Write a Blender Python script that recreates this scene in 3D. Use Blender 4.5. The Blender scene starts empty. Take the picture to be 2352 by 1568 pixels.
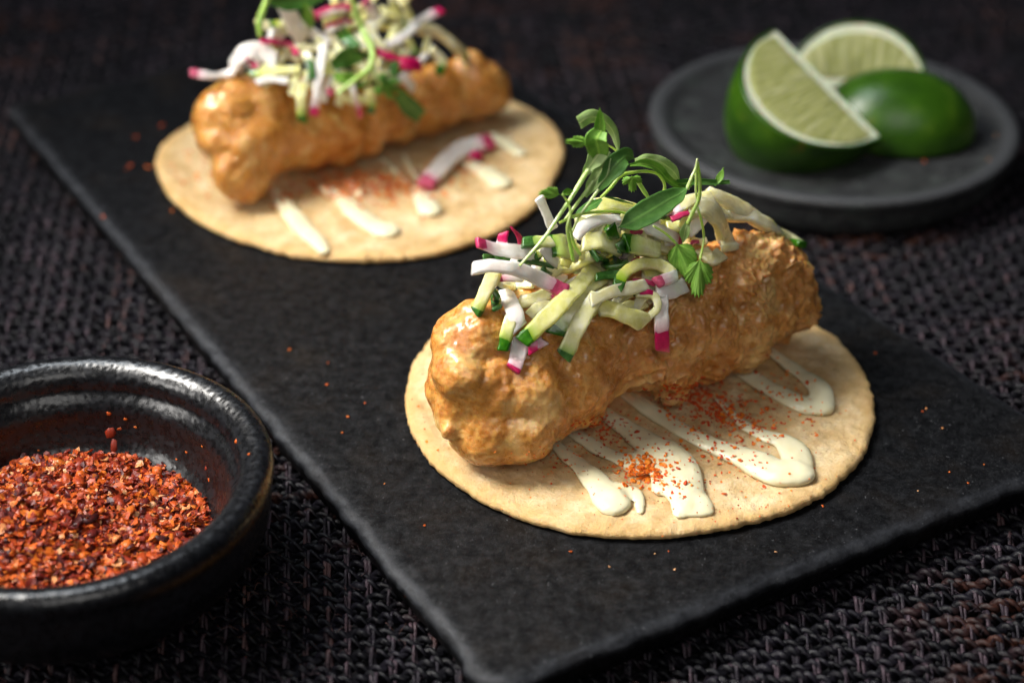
import bpy, bmesh, math, random
import numpy as np
from mathutils import Vector, Matrix, noise, Euler
from mathutils.bvhtree import BVHTree

random.seed(7)
np.random.seed(7)
sc = bpy.context.scene
COL = sc.collection
sc.unit_settings.system = 'METRIC'
sc.unit_settings.scale_length = 0.01          # one unit is one centimetre

# ---------------------------------------------------------------- camera
W, HH, F = 2352.0, 1568.0, 4318.2               # photograph grid used for measuring, focal length in its pixels
TH, RO, H = 0.566821, -0.004746, 27.2491        # pitch, roll, height above the slate
EYE = Vector((0, 0, H))
FWD = Vector((0, math.cos(TH), -math.sin(TH)))
DWN = Vector((0, -math.sin(TH), -math.cos(TH)))
cR, sR = math.cos(RO), math.sin(RO)
RGT = Vector((1, 0, 0)) * cR + DWN * sR
UPV = -(Vector((-1, 0, 0)) * sR + DWN * cR)
cd = bpy.data.cameras.new('camera')
cam = bpy.data.objects.new('camera', cd)
COL.objects.link(cam)
m = Matrix.Identity(4)
for i in range(3):
    m[i][0], m[i][1], m[i][2], m[i][3] = RGT[i], UPV[i], -FWD[i], EYE[i]
cam.matrix_world = m
cd.sensor_width = 36.0
cd.lens = 36.0 * F / W
cd.clip_start, cd.clip_end = 1.0, 2000.0
cd.dof.use_dof = True
cd.dof.focus_distance = 44.6
cd.dof.aperture_fstop = 0.078
cd.dof.aperture_blades = 0
sc.camera = cam

# ---------------------------------------------------------------- world, lamps, exposure
wd = bpy.data.worlds.new('World')
sc.world = wd
wd.use_nodes = True
bg = wd.node_tree.nodes['Background']
bg.inputs[0].default_value = (0.72, 0.76, 1.0, 1)
bg.inputs[1].default_value = 0.03


def area(name, direction, dist, size, power, color, target=(1.5, 42, 1.0), sy=None, spread=180):
    l = bpy.data.lights.new(name, 'AREA')
    l.shape = 'RECTANGLE' if sy else 'SQUARE'
    l.size = size
    if sy:
        l.size_y = sy
    l.energy = power
    l.spread = math.radians(spread)
    l.color = color
    o = bpy.data.objects.new(name, l)
    d = Vector(direction).normalized()
    o.location = Vector(target) + d * dist
    o.rotation_euler = d.to_track_quat('Z', 'Y').to_euler()
    COL.objects.link(o)
    return o


area('key_softbox', (-0.62, 0.06, 0.78), 58, 22, 9600, (1.0, 0.96, 0.90), (2.6, 38, 1.0), None, 62)
area('top_softbox', (-0.30, 0.24, 0.92), 95, 34, 32000, (0.84, 0.92, 1.0))
area('left_softbox', (-0.84, -0.40, 0.42), 90, 30, 30000, (1.0, 0.965, 0.92))
area('front_fill', (0.10, -0.85, 0.75), 120, 60, 30000, (1.0, 0.97, 0.93))

sc.view_settings.view_transform = 'Standard'
sc.view_settings.look = 'None'
sc.view_settings.exposure = 0.0
sc.view_settings.gamma = 1.0
sc.cycles.use_denoising = True
sc.cycles.max_bounces = 8
sc.cycles.sample_clamp_indirect = 6.0
sc.render.film_transparent = False


# ---------------------------------------------------------------- measuring: a photograph point meets a real surface
def ray(px, py):
    x, y = px - W / 2, py - HH / 2
    d = FWD * F + (RGT * x) - UPV * y
    return d.normalized()


def at(px, py, z=0.0):
    d = ray(px, py)
    return EYE + d * ((z - H) / d.z)


def on_plane(px, py, p, n):
    d = ray(px, py)
    return EYE + d * ((p - EYE).dot(n) / d.dot(n))


def depth(p):
    return (Vector(p) - EYE).dot(FWD)


def px2cm(n, p):
    return n * depth(p) / F


def Z1(x, y):   # close view of the near salad
    return (1150 + x * 1300 / 2352) * .784, (300 + y * 1300 / 2352) * .784


def Z2(x, y):   # close view of the near tortilla
    return (1150 + x / 1.568) * .784, (1000 + y / 1.568) * .784


def ZF(x, y):   # close view of the far taco
    return (400 + x * 1300 / 2352) * .784, (y * 1300 / 2352) * .784


def ZL(x, y):   # close view of the limes
    return (1800 + x / 1.96) * .784, (y / 1.96) * .784


K1 = 0.784 * 1300 / 2352
K2 = 0.784 / 1.568
KL = 0.784 / 1.96


# ---------------------------------------------------------------- object helpers
def link(name, me, mat=None, parent=None):
    o = bpy.data.objects.new(name, me)
    COL.objects.link(o)
    if mat is not None and me is not None and len(me.materials) == 0:
        me.materials.append(mat)
    if parent is not None:
        o.parent = parent
    return o


def tag(o, label=None, cat=None, group=None, kind=None):
    if label:
        o['label'] = label
    if cat:
        o['category'] = cat
    if group:
        o['group'] = group
    if kind:
        o['kind'] = kind
    return o


def empty(name, loc=(0, 0, 0)):
    o = bpy.data.objects.new(name, None)
    o.location = loc
    o.empty_display_size = 0.5
    COL.objects.link(o)
    return o


def mesh(name, v, f, smooth=True, attrs=None):
    me = bpy.data.meshes.new(name)
    me.from_pydata([tuple(x) for x in v], [], f)
    if smooth:
        me.polygons.foreach_set('use_smooth', [True] * len(me.polygons))
    for k, a in (attrs or {}).items():
        at_ = me.attributes.new(k, 'FLOAT', 'POINT')
        at_.data.foreach_set('value', np.asarray(a, dtype=np.float32))
    me.update()
    return me


def recentre(o):
    """move the origin of a mesh object to the foot of its mesh"""
    me = o.data
    n = len(me.vertices)
    co = np.empty(n * 3)
    me.vertices.foreach_get('co', co)
    co = co.reshape(-1, 3)
    c = np.array([(co[:, 0].min() + co[:, 0].max()) / 2, (co[:, 1].min() + co[:, 1].max()) / 2, co[:, 2].min()])
    me.vertices.foreach_set('co', (co - c).ravel())
    me.update()
    o.location = Vector(c)
    return Vector(c)


def catmull(pts, n):
    pts = [Vector(p) for p in pts]
    if len(pts) == 2:
        pts = [pts[0], pts[0].lerp(pts[1], .5), pts[1]]
    P = [pts[0] * 2 - pts[1]] + pts + [pts[-1] * 2 - pts[-2]]
    raw = []
    for i in range(1, len(P) - 2):
        for k in range(16):
            t = k / 16
            a, b, c, d = P[i - 1], P[i], P[i + 1], P[i + 2]
            raw.append(.5 * ((2 * b) + (c - a) * t + (2 * a - 5 * b + 4 * c - d) * t * t + (3 * b - a - 3 * c + d) * t ** 3))
    raw.append(pts[-1])
    L = [0]
    for i in range(1, len(raw)):
        L.append(L[-1] + (raw[i] - raw[i - 1]).length)
    out, j = [], 0
    for k in range(n):
        s = L[-1] * k / (n - 1)
        while j < len(L) - 2 and L[j + 1] < s:
            j += 1
        u = (s - L[j]) / max(1e-9, L[j + 1] - L[j])
        out.append(raw[j].lerp(raw[j + 1], min(1, max(0, u))))
    return out, L[-1]


def interp(vals, t):
    if isinstance(vals, (int, float)):
        return vals
    x = t * (len(vals) - 1)
    i = min(int(x), len(vals) - 2)
    u = x - i
    u = u * u * (3 - 2 * u)
    return vals[i] * (1 - u) + vals[i + 1] * u


def fnoise(p, s, seed=0.0):
    return noise.noise(Vector((p[0] * s + seed, p[1] * s + seed * 1.7, p[2] * s - seed)))


def fbm(p, s, octs=4, seed=0.0):
    a, r = 1.0, 0.0
    for _ in range(octs):
        r += a * fnoise(p, s, seed)
        s *= 2.03
        a *= .5
    return r


# ---------------------------------------------------------------- node helpers
class NT:
    def __init__(s, name):
        s.m = bpy.data.materials.new(name)
        s.m.use_nodes = True
        s.t = s.m.node_tree
        s.b = s.t.nodes['Principled BSDF']
        s.out = s.t.nodes['Material Output']

    def n(s, typ, **kw):
        nd = s.t.nodes.new(typ)
        for k, v in kw.items():
            if k in nd.inputs:
                nd.inputs[k].default_value = v
            else:
                setattr(nd, k, v)
        return nd

    def l(s, a, b):
        s.t.links.new(a, b)

    def coord(s, which='Object', scale=1.0, stretch=None):
        c = s.n('ShaderNodeTexCoord')
        mp = s.n('ShaderNodeMapping')
        sx = stretch or (1, 1, 1)
        mp.inputs['Scale'].default_value = (scale * sx[0], scale * sx[1], scale * sx[2])
        s.l(c.outputs[which], mp.inputs['Vector'])
        return mp.outputs['Vector']

    def world(s, scale=1.0):
        g = s.n('ShaderNodeNewGeometry')
        mp = s.n('ShaderNodeMapping')
        mp.inputs['Scale'].default_value = (scale,) * 3
        s.l(g.outputs['Position'], mp.inputs['Vector'])
        return mp.outputs['Vector']

    def noise(s, vec, scale, detail=4, rough=.55, dist=0.0):
        nd = s.n('ShaderNodeTexNoise')
        nd.inputs['Scale'].default_value = scale
        nd.inputs['Detail'].default_value = detail
        nd.inputs['Roughness'].default_value = rough
        nd.inputs['Distortion'].default_value = dist
        s.l(vec, nd.inputs['Vector'])
        return nd.outputs['Fac']

    def voro(s, vec, scale, feature='F1', rnd=1.0):
        nd = s.n('ShaderNodeTexVoronoi')
        nd.feature = feature
        nd.inputs['Scale'].default_value = scale
        nd.inputs['Randomness'].default_value = rnd
        s.l(vec, nd.inputs['Vector'])
        return nd.outputs['Distance']

    def ramp(s, fac, stops):
        r = s.n('ShaderNodeValToRGB')
        e = r.color_ramp.elements
        while len(e) < len(stops):
            e.new(.5)
        for i, (p, c) in enumerate(stops):
            e[i].position = p
            if isinstance(c, (int, float)):
                c = (c, c, c)
            e[i].color = (*c, 1)
        s.l(fac, r.inputs['Fac'])
        return r.outputs['Color']

    def mix(s, fac, a, b, mode='MIX'):
        x = s.n('ShaderNodeMix', data_type='RGBA', blend_type=mode)
        for sock, v in ((x.inputs[0], fac), (x.inputs[6], a), (x.inputs[7], b)):
            if hasattr(v, 'is_linked'):
                s.l(v, sock)
            elif isinstance(v, (int, float)):
                sock.default_value = v
            else:
                sock.default_value = (*v, 1)
        return x.outputs[2]

    def math(s, op, a, b=0.0):
        x = s.n('ShaderNodeMath', operation=op)
        for sock, v in zip(x.inputs, (a, b)):
            if hasattr(v, 'is_linked'):
                s.l(v, sock)
            else:
                sock.default_value = v
        return x.outputs[0]

    def attr(s, name):
        a = s.n('ShaderNodeAttribute', attribute_name=name)
        return a.outputs['Fac']

    def bump(s, height, strength=.3, dist=.05, prev=None):
        b = s.n('ShaderNodeBump')
        b.inputs['Strength'].default_value = strength
        b.inputs['Distance'].default_value = dist
        s.l(height, b.inputs['Height'])
        if prev is not None:
            s.l(prev, b.inputs['Normal'])
        return b.outputs['Normal']

    def set(s, **kw):
        for k, v in kw.items():
            sock = s.b.inputs[k.replace('_', ' ')]
            if hasattr(v, 'is_linked'):
                s.l(v, sock)
            elif isinstance(v, tuple) and len(v) == 3 and sock.type == 'RGBA':
                sock.default_value = (*v, 1)
            else:
                sock.default_value = v
        return s.m


M = {}


def mat_slate():
    t = NT('slate')
    v = t.coord('Object')
    big = t.noise(v, .35, 5, .6)
    mid = t.noise(v, 3.2, 8, .75)
    fine = t.noise(v, 13.0, 6, .8)
    c = t.ramp(mid, [(.40, (.0012, .0012, .0015)), (.52, (.0018, .002, .0026)), (.68, (.010, .0106, .013))])
    c2 = t.ramp(fine, [(.42, (.001, .001, .0012)), (.58, (.0028, .003, .0037)), (.72, (.030, .032, .038))])
    col = t.mix(.5, c, c2)
    brown = t.ramp(t.noise(v, .55, 3, .5), [(.50, 0.0), (.70, 1.0)])
    col = t.mix(t.math('MULTIPLY', brown, .35), col, (.014, .009, .005))
    # edge highlight put into the colour as mottled grey, masked by worn
    w = t.attr('glint_wear')
    wn = t.math('MULTIPLY', w, t.ramp(t.noise(v, 7, 6, .7), [(.3, .10), (.65, .60)]))
    col = t.mix(wn, col, (.046, .050, .060))
    # thin pale scratches
    vs = t.coord('Object', 1.0, (1.0, 9.0, 1.0))
    s = t.ramp(t.noise(vs, 2.4, 8, .8, .6), [(.73, 0.0), (.78, 1.0)])
    col = t.mix(t.math('MULTIPLY', s, .30), col, (.13, .13, .14))
    gr = t.ramp(t.noise(v, 30.0, 3, .7), [(.62, 0.0), (.72, 1.0)])
    col = t.mix(t.math('MULTIPLY', gr, .5), col, (.12, .124, .135))
    sk = t.ramp(t.noise(v, 16.0, 2, .5), [(.70, 0.0), (.76, 1.0)])
    col = t.mix(t.math('MULTIPLY', sk, t.ramp(t.noise(v, .8, 3, .6), [(.40, .1), (.60, .9)])), col, (.15, .155, .165))
    r = t.ramp(fine, [(.3, .36), (.7, .60)])
    nb = t.bump(fine, .5, .03)
    nb = t.bump(mid, .3, .08, nb)
    nb = t.bump(big, .2, .3, nb)
    sp = t.ramp(mid, [(.38, .12), (.62, .46)])
    sp = t.math('MAXIMUM', t.math('MULTIPLY', w, .30), t.math('MULTIPLY', sp, .55))
    return t.set(Base_Color=col, Roughness=r, Normal=nb, Specular_IOR_Level=sp)


def mat_glaze(name, base, fleck, rough=.22):
    t = NT(name)
    v = t.coord('Object')
    f = t.voro(v, 6.5, 'SMOOTH_F1')
    n = t.noise(v, 5, 5, .7)
    n2 = t.noise(v, 14, 3, .6)
    col = t.mix(t.ramp(n, [(.45, 0.0), (.7, 1.0)]), base, fleck)
    sx = t.n('ShaderNodeSeparateXYZ')
    t.l(t.coord('Object', .1), sx.inputs[0])
    side = t.ramp(sx.outputs[0], [(.22, 0.0), (.36, 1.0)])
    wr = t.math('MULTIPLY', t.attr('glint_wear'), t.ramp(n2, [(.35, .2), (.6, 1.0)]))
    col = t.mix(t.math('MULTIPLY', wr, side), col, (.16, .075, .014))
    rr = t.ramp(n, [(.35, rough), (.65, rough + .14)])
    nb = t.bump(f, .30, .05)
    nb = t.bump(n2, .12, .03, nb)
    return t.set(Base_Color=col, Roughness=rr, Normal=nb, Specular_IOR_Level=.6)


def mat_stone_plate():
    t = NT('grey_stoneware')
    v = t.coord('Object')
    n = t.noise(v, 3, 6, .65)
    n2 = t.noise(v, 16, 4, .7)
    n3 = t.noise(v, 1.1, 4, .6)
    col = t.mix(.5, t.ramp(n, [(.34, (.006, .006, .007)), (.66, (.042, .043, .044))]), t.ramp(n2, [(.42, (.006, .0065, .007)), (.68, (.085, .088, .090))]))
    col = t.mix(t.ramp(n3, [(.50, 0.0), (.64, .55)]), col, (.050, .060, .055))
    sp = t.ramp(t.noise(v, 9, 2, .5), [(.70, 0.0), (.74, 1.0)])
    col = t.mix(t.math('MULTIPLY', sp, .6), col, (.16, .16, .15))
    col = t.mix(t.attr('glint_wear'), col, (.050, .052, .056))  # rim highlight painted into the base colour as an even grey
    nb = t.bump(n2, .3, .04)
    nb = t.bump(n, .4, .12, nb)
    return t.set(Base_Color=col, Roughness=.5, Normal=nb, Specular_IOR_Level=.25)


def mat_yarn(name, dark, mid, warm, seed):
    t = NT(name)
    w = t.world(1.0)
    oi = t.n('ShaderNodeObjectInfo')
    fine = t.noise(t.coord('Object', 1.0, (.6, 6, 6)), 3.0, 4, .7)
    zone = t.ramp(t.noise(w, .10 + seed, 2, .5), [(.48, 0.0), (.62, 1.0)])
    patch = t.ramp(t.noise(w, 1.4 + seed, 3, .6), [(.45, 0.0), (.62, 1.0)])
    rnd = t.ramp(oi.outputs['Random'], [(.35, 0.0), (.65, 1.0)])
    c = t.mix(t.math('MULTIPLY', patch, .85), dark, mid)
    c = t.mix(t.math('MULTIPLY', t.math('MULTIPLY', zone, rnd), patch), c, warm)
    c = t.mix(t.ramp(fine, [(.3, .6), (.6, 0.0)]), c, (.004, .004, .005))
    nb = t.bump(fine, .6, .03)
    return t.set(Base_Color=c, Roughness=.42, Normal=nb, Specular_IOR_Level=.18)


def mat_table():
    t = NT('dark_table')
    return t.set(Base_Color=(.004, .004, .005), Roughness=.8)


def mat_tortilla():
    t = NT('corn_tortilla')
    v = t.coord('Object')
    n = t.noise(v, 1.3, 5, .6)
    f = t.noise(v, 9, 6, .7)
    g = t.noise(v, 34, 4, .7)
    col = t.ramp(n, [(.34, (.56, .37, .155)), (.50, (.72, .52, .265)), (.66, (.84, .67, .41))])
    toast = t.ramp(t.noise(v, .75, 6, .66, .4), [(.53, 0.0), (.70, 1.0)])
    col = t.mix(t.math('MULTIPLY', toast, .60), col, (.46, .24, .08))
    spk = t.ramp(t.noise(v, 7.5, 3, .6), [(.66, 0.0), (.71, 1.0)])
    col = t.mix(t.math('MULTIPLY', spk, .6), col, (.28, .13, .05))
    col = t.mix(t.ramp(f, [(.35, .35), (.6, 0.0)]), col, (.55, .33, .13))
    e = t.attr('edge')
    col = t.mix(t.math('MULTIPLY', e, .6), col, (.70, .43, .15))
    nb = t.bump(f, .8, .08)
    nb = t.bump(g, .8, .035, nb)
    nb = t.bump(n, .3, .2, nb)
    t.b.inputs['Subsurface Radius'].default_value = (.25, .14, .06)
    return t.set(Base_Color=col, Roughness=.55, Normal=nb, Subsurface_Weight=.22, Subsurface_Scale=.5, Specular_IOR_Level=.42)


def mat_batter(name, shift=0.0):
    t = NT(name)
    v = t.coord('Object')
    n = t.noise(v, .55, 5, .6, .3)
    md = t.noise(v, 2.4, 6, .68, .5)
    fi = t.noise(v, 12, 6, .72)
    vf = t.noise(v, 42, 3, .7)
    bub = t.voro(v, 5.0, 'SMOOTH_F1')
    ridge = t.attr('ridge')
    crag = t.attr('crag')
    patch = t.noise(v, 1.05, 4, .55, .6)
    col = t.ramp(md, [(.30, (.38, .115, .010)), (.45, (.60, .235, .030)), (.57, (.75, .36, .070)), (.72, (.87, .54, .18))])
    col = t.mix(t.ramp(n, [(.42, .0), (.64, .6)]), col, (.70, .30, .040))
    col = t.mix(t.ramp(fi, [(.36, .60), (.54, 0.0)]), col, (.36, .11, .012))
    col = t.mix(t.ramp(fi, [(.60, 0.0), (.74, .5)]), col, (.90, .66, .34))
    col = t.mix(t.math('MULTIPLY', ridge, .8), col, (.86, .60, .28))
    tan = t.ramp(t.noise(v, 1.5, 6, .65), [(.34, (.36, .12, .016)), (.48, (.60, .265, .060)), (.62, (.76, .41, .15)), (.78, (.88, .60, .30))])
    col = t.mix(t.math('MULTIPLY', crag, .75), col, tan)
    col = t.mix(t.ramp(patch, [(.54, 0.0), (.68, .55)]), col, (.92, .66, .27))
    col = t.mix(t.ramp(patch, [(.32, .65), (.45, 0.0)]), col, (.40, .125, .012))
    pore = t.ramp(t.voro(v, 9.0), [(.05, .55), (.22, 0.0)])
    col = t.mix(t.math('MULTIPLY', pore, crag), col, (.34, .12, .02))
    rough = t.ramp(md, [(.35, .20 + shift), (.62, .36 + shift)])
    nb = t.bump(bub, .2, .08)
    nb = t.bump(md, .35, .12, nb)
    nb = t.bump(fi, .55, .05, nb)
    nb = t.bump(vf, .6, .025, nb)
    t.b.inputs['Subsurface Radius'].default_value = (.35, .14, .04)
    return t.set(Base_Color=col, Roughness=rough, Normal=nb, Subsurface_Weight=.48, Subsurface_Scale=.7, Specular_IOR_Level=.55, Coat_Weight=.65, Coat_Roughness=.14)


def mat_crema():
    t = NT('crema')
    v = t.coord('Object')
    n = t.noise(v, 1.6, 3, .5)
    col = t.ramp(n, [(.3, (.66, .61, .40)), (.7, (.74, .70, .49))])
    nb = t.bump(t.noise(v, 5, 3, .5), .08, .1)
    t.b.inputs['Subsurface Radius'].default_value = (.3, .25, .15)
    return t.set(Base_Color=col, Roughness=.24, Normal=nb, Subsurface_Weight=.3, Subsurface_Scale=.5, Specular_IOR_Level=.5)


def mat_veg(name, stops, rough=.28, sss=.35, rad=(.4, .35, .15), skin=None, scale=4.0, stretch=(1, 1, 1)):
    t = NT(name)
    v = t.coord('Object', 1.0, stretch)
    n = t.noise(v, scale, 5, .6)
    f = t.noise(v, scale * 6, 4, .7)
    col = t.ramp(n, stops)
    if skin:
        g = t.attr('g')
        col = t.mix(g, col, skin)
    cx = t.n('ShaderNodeCombineXYZ')
    t.l(t.math('MULTIPLY', t.attr('along'), 1.6), cx.inputs[0])
    t.l(t.math('MULTIPLY', t.attr('around'), 5.0), cx.inputs[1])
    oi = t.n('ShaderNodeObjectInfo')
    t.l(t.math('MULTIPLY', oi.outputs['Random'], 37.0), cx.inputs[2])
    fb = t.noise(cx.outputs[0], 1.0, 5, .65)
    hsv = t.n('ShaderNodeHueSaturation')
    t.l(t.math('ADD', t.math('MULTIPLY', fb, .50), .78), hsv.inputs['Value'])
    t.l(t.math('ADD', t.math('MULTIPLY', oi.outputs['Random'], .35), .85), hsv.inputs['Saturation'])
    t.l(col, hsv.inputs['Color'])
    col = hsv.outputs['Color']
    nb = t.bump(fb, .35, .06)
    nb = t.bump(n, .22, .08, nb)
    nb = t.bump(f, .22, .02, nb)
    t.b.inputs['Subsurface Radius'].default_value = rad
    rr = t.math('ADD', t.math('MULTIPLY', fb, .25), rough - .10)
    return t.set(Base_Color=col, Roughness=rr, Normal=nb, Subsurface_Weight=min(.8, sss * 1.6), Subsurface_Scale=.8, Specular_IOR_Level=.5, Coat_Weight=.5, Coat_Roughness=.10)


def mat_leaf(name, dark, light, trans=.35, rough=.35):
    t = NT(name)
    v = t.coord('Object')
    n = t.noise(v, 2.5, 5, .6)
    f = t.noise(v, 22, 4, .7)
    vein = t.attr('vein')
    col = t.mix(t.ramp(n, [(.35, 0.0), (.65, 1.0)]), dark, light)
    col = t.mix(t.math('MULTIPLY', vein, .55), col, (light[0] * 1.9, light[1] * 1.6, light[2] * 1.8))
    nb = t.bump(f, .25, .02)
    nb = t.bump(vein, .3, .03, nb)
    t.set(Base_Color=col, Roughness=rough, Normal=nb, Specular_IOR_Level=.35)
    tr = t.n('ShaderNodeBsdfTranslucent')
    t.l(col, tr.inputs['Color'])
    mx = t.n('ShaderNodeMixShader')
    mx.inputs[0].default_value = trans
    t.l(t.b.outputs[0], mx.inputs[1])
    t.l(tr.outputs[0], mx.inputs[2])
    t.l(mx.outputs[0], t.out.inputs['Surface'])
    return t.m


def mat_chili(name='chilli'):
    t = NT(name)
    r = t.attr('rnd')
    v = t.coord('Object')
    n = t.noise(v, 6, 3, .6)
    col = t.ramp(r, [(.0, (.030, .005, .006)), (.16, (.10, .009, .008)), (.36, (.26, .026, .007)), (.58, (.54, .085, .009)), (.84, (.74, .19, .020)), (.97, (.70, .36, .17))])
    col = t.mix(t.ramp(n, [(.4, .4), (.65, 0.0)]), col, (.10, .012, .008))
    return t.set(Base_Color=col, Roughness=.42, Specular_IOR_Level=.32, Subsurface_Weight=.12, Subsurface_Scale=.1)


def mat_dust():
    t = NT('chilli_dust')
    r = t.attr('rnd')
    col = t.ramp(r, [(.0, (.07, .008, .006)), (.25, (.38, .028, .010)), (.50, (.66, .085, .010)), (.75, (.85, .22, .018))])
    return t.set(Base_Color=col, Roughness=.5, Specular_IOR_Level=.3, Subsurface_Weight=.2, Subsurface_Scale=.08)


def mat_lime_peel():
    t = NT('lime_peel')
    v = t.coord('Object')
    n = t.noise(v, .6, 4, .6)
    po = t.voro(v, 11)
    col = t.ramp(n, [(.34, (.015, .052, .002)), (.55, (.030, .090, .003)), (.72, (.070, .145, .007))])
    br = t.ramp(t.noise(v, 1.1, 3, .6), [(.66, 0.0), (.76, 1.0)])
    col = t.mix(t.math('MULTIPLY', br, .45), col, (.20, .09, .015))
    nb = t.bump(po, .25, .04)
    return t.set(Base_Color=col, Roughness=.30, Normal=nb, Specular_IOR_Level=.5)


def mat_lime_pulp():
    t = NT('lime_pulp')
    v = t.coord('Object')
    n = t.attr('fibre')
    col = t.ramp(n, [(.3, (.30, .32, .095)), (.5, (.39, .40, .15)), (.75, (.50, .50, .24))])
    vein = t.attr('vein')
    col = t.mix(vein, col, (.78, .80, .56))
    nb = t.bump(n, .4, .08)
    t.b.inputs['Subsurface Radius'].default_value = (.5, .5, .2)
    return t.set(Base_Color=col, Roughness=.30, Normal=nb, Subsurface_Weight=.4, Subsurface_Scale=.6)


def mat_plain(name, c, rough=.5, sss=0.0, bump=0.1, scale=8):
    t = NT(name)
    v = t.coord('Object')
    n = t.noise(v, scale, 4, .6)
    col = t.mix(t.ramp(n, [(.3, 0.0), (.7, 1.0)]), tuple(x * .8 for x in c), tuple(min(.95, x * 1.12) for x in c))
    return t.set(Base_Color=col, Roughness=rough, Normal=t.bump(n, bump, .05), Subsurface_Weight=sss, Subsurface_Scale=.3)


M['slate'] = mat_slate()
M['glaze'] = mat_glaze('black_glaze', (.0028, .003, .0036), (.008, .009, .012), .22)
M['plate'] = mat_stone_plate()
M['weft'] = mat_yarn('weft_yarn', (.0028, .0027, .0045), (.010, .0085, .014), (.085, .026, .010), 0.0)
M['warp'] = mat_yarn('warp_yarn', (.016, .013, .019), (.078, .052, .066), (.120, .056, .044), 0.017)
M['table'] = mat_table()
M['tortilla'] = mat_tortilla()
M['batter'] = mat_batter('crisp_batter')
M['batter_far'] = mat_batter('smooth_batter', -.08)
M['crema'] = mat_crema()
M['radish'] = mat_veg('radish_flesh', [(.3, (.84, .74, .68)), (.6, (.90, .83, .77)), (.8, (.93, .88, .83))], .30, .4, (.4, .33, .3), (.80, .42, .50), 5)
M['radish_skin'] = mat_veg('radish_skin', [(.3, (.40, .010, .07)), (.6, (.58, .028, .13)), (.85, (.68, .16, .28))], .32, .15, (.3, .05, .08), None, 7)
M['cuke'] = mat_veg('cucumber_flesh', [(.3, (.68, .66, .24)), (.55, (.80, .78, .40)), (.8, (.88, .86, .58))], .20, .45, (.5, .5, .22), (.26, .42, .06), 3.5)
M['cuke_pale'] = mat_veg('cucumber_core', [(.3, (.66, .60, .32)), (.55, (.74, .69, .43)), (.8, (.82, .79, .58))], .24, .5, (.5, .45, .22), (.36, .46, .10), 3.5)
M['cuke_skin'] = mat_veg('cucumber_skin', [(.3, (.016, .080, .008)), (.6, (.045, .155, .018)), (.85, (.15, .30, .05))], .24, .12, (.1, .2, .05), None, 6)
M['chile'] = mat_veg('green_chile', [(.3, (.015, .080, .008)), (.6, (.045, .155, .018)), (.85, (.17, .32, .06))], .20, .2, (.1, .25, .05), (.30, .42, .12), 5)
M['leaf'] = mat_leaf('cilantro_leaf', (.14, .34, .035), (.27, .50, .075), .38, .45)
M['leaf_dark'] = mat_leaf('cilantro_seed_leaf', (.06, .19, .028), (.13, .30, .06), .30, .42)
M['leaf_pale'] = mat_leaf('cilantro_leaf_underside', (.32, .48, .15), (.46, .60, .26), .40, .5)
M['leaf_far'] = mat_leaf('cilantro_leaf_far', (.12, .36, .05), (.20, .48, .09), .35, .40)
M['stem'] = mat_veg('cilantro_stem', [(.3, (.30, .46, .12)), (.6, (.42, .56, .20)), (.85, (.52, .64, .30))], .30, .35, (.3, .4, .12), None, 5)
M['chilli'] = mat_chili()
M['dust'] = mat_dust()
M['peel'] = mat_lime_peel()
M['pulp'] = mat_lime_pulp()
M['pith'] = mat_plain('lime_pith', (.78, .80, .60), .45, .3, .15, 6)

# ================================================================ SETTING: table and woven mat
ZC = -1.0                                        # top of the cloth; the slate's upper face is at 0
v = [(-160, -60, 0), (160, -60, 0), (160, 260, 0), (-160, 260, 0)]
tb = link('table', mesh('table', v, [(0, 1, 2, 3)], False), M['table'])
tb.location = (0, 0, ZC - .42)
tag(tb, kind='structure')

PW, PF = 0.47, 0.40                              # spacing of warp and weft
MX0, MX1, MY0, MY1 = -34.0, 34.0, 20.0, 82.0
mat_root = empty('woven_placemat', (0, 50, ZC - .4))
tag(mat_root, 'dark woven placemat of twisted black, purple and rust yarns under everything', 'placemat')


def yarn_mesh(name, length, pitch, amp, plies, rad, sr, twist, seg, phase, seed, flat=1.0):
    n = int(length * seg)
    ns = 5
    V, Fc = [], []
    rs = np.random.RandomState(seed)
    wob = np.interp(np.arange(n), np.arange(0, n + 40, 40), rs.normal(0, .034, len(np.arange(0, n + 40, 40))))
    thick = np.interp(np.arange(n), np.arange(0, n + 11, 11), rs.uniform(.72, 1.24, len(np.arange(0, n + 11, 11))))
    tw0 = rs.uniform(0, 6)
    for p in range(plies):
        base = len(V)
        for i in range(n):
            x = length * i / (n - 1)
            zc = amp * math.cos(math.pi * x / pitch + phase)
            a = tw0 + 2 * math.pi * x / twist + p * 2 * math.pi / plies
            if plies == 1:
                cy, cz = wob[i], zc
            else:
                cy, cz = wob[i] + rad * math.cos(a), zc + rad * math.sin(a) * flat
            for k in range(ns):
                b = 2 * math.pi * k / ns + a
                V.append((x, cy + sr * thick[i] * math.cos(b), cz + sr * thick[i] * flat * math.sin(b)))
        for i in range(n - 1):
            for k in range(ns):
                a0, a1 = base + i * ns + k, base + i * ns + (k + 1) % ns
                Fc.append((a0, a1, a1 + ns, a0 + ns))
    return mesh(name, V, Fc)


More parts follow.
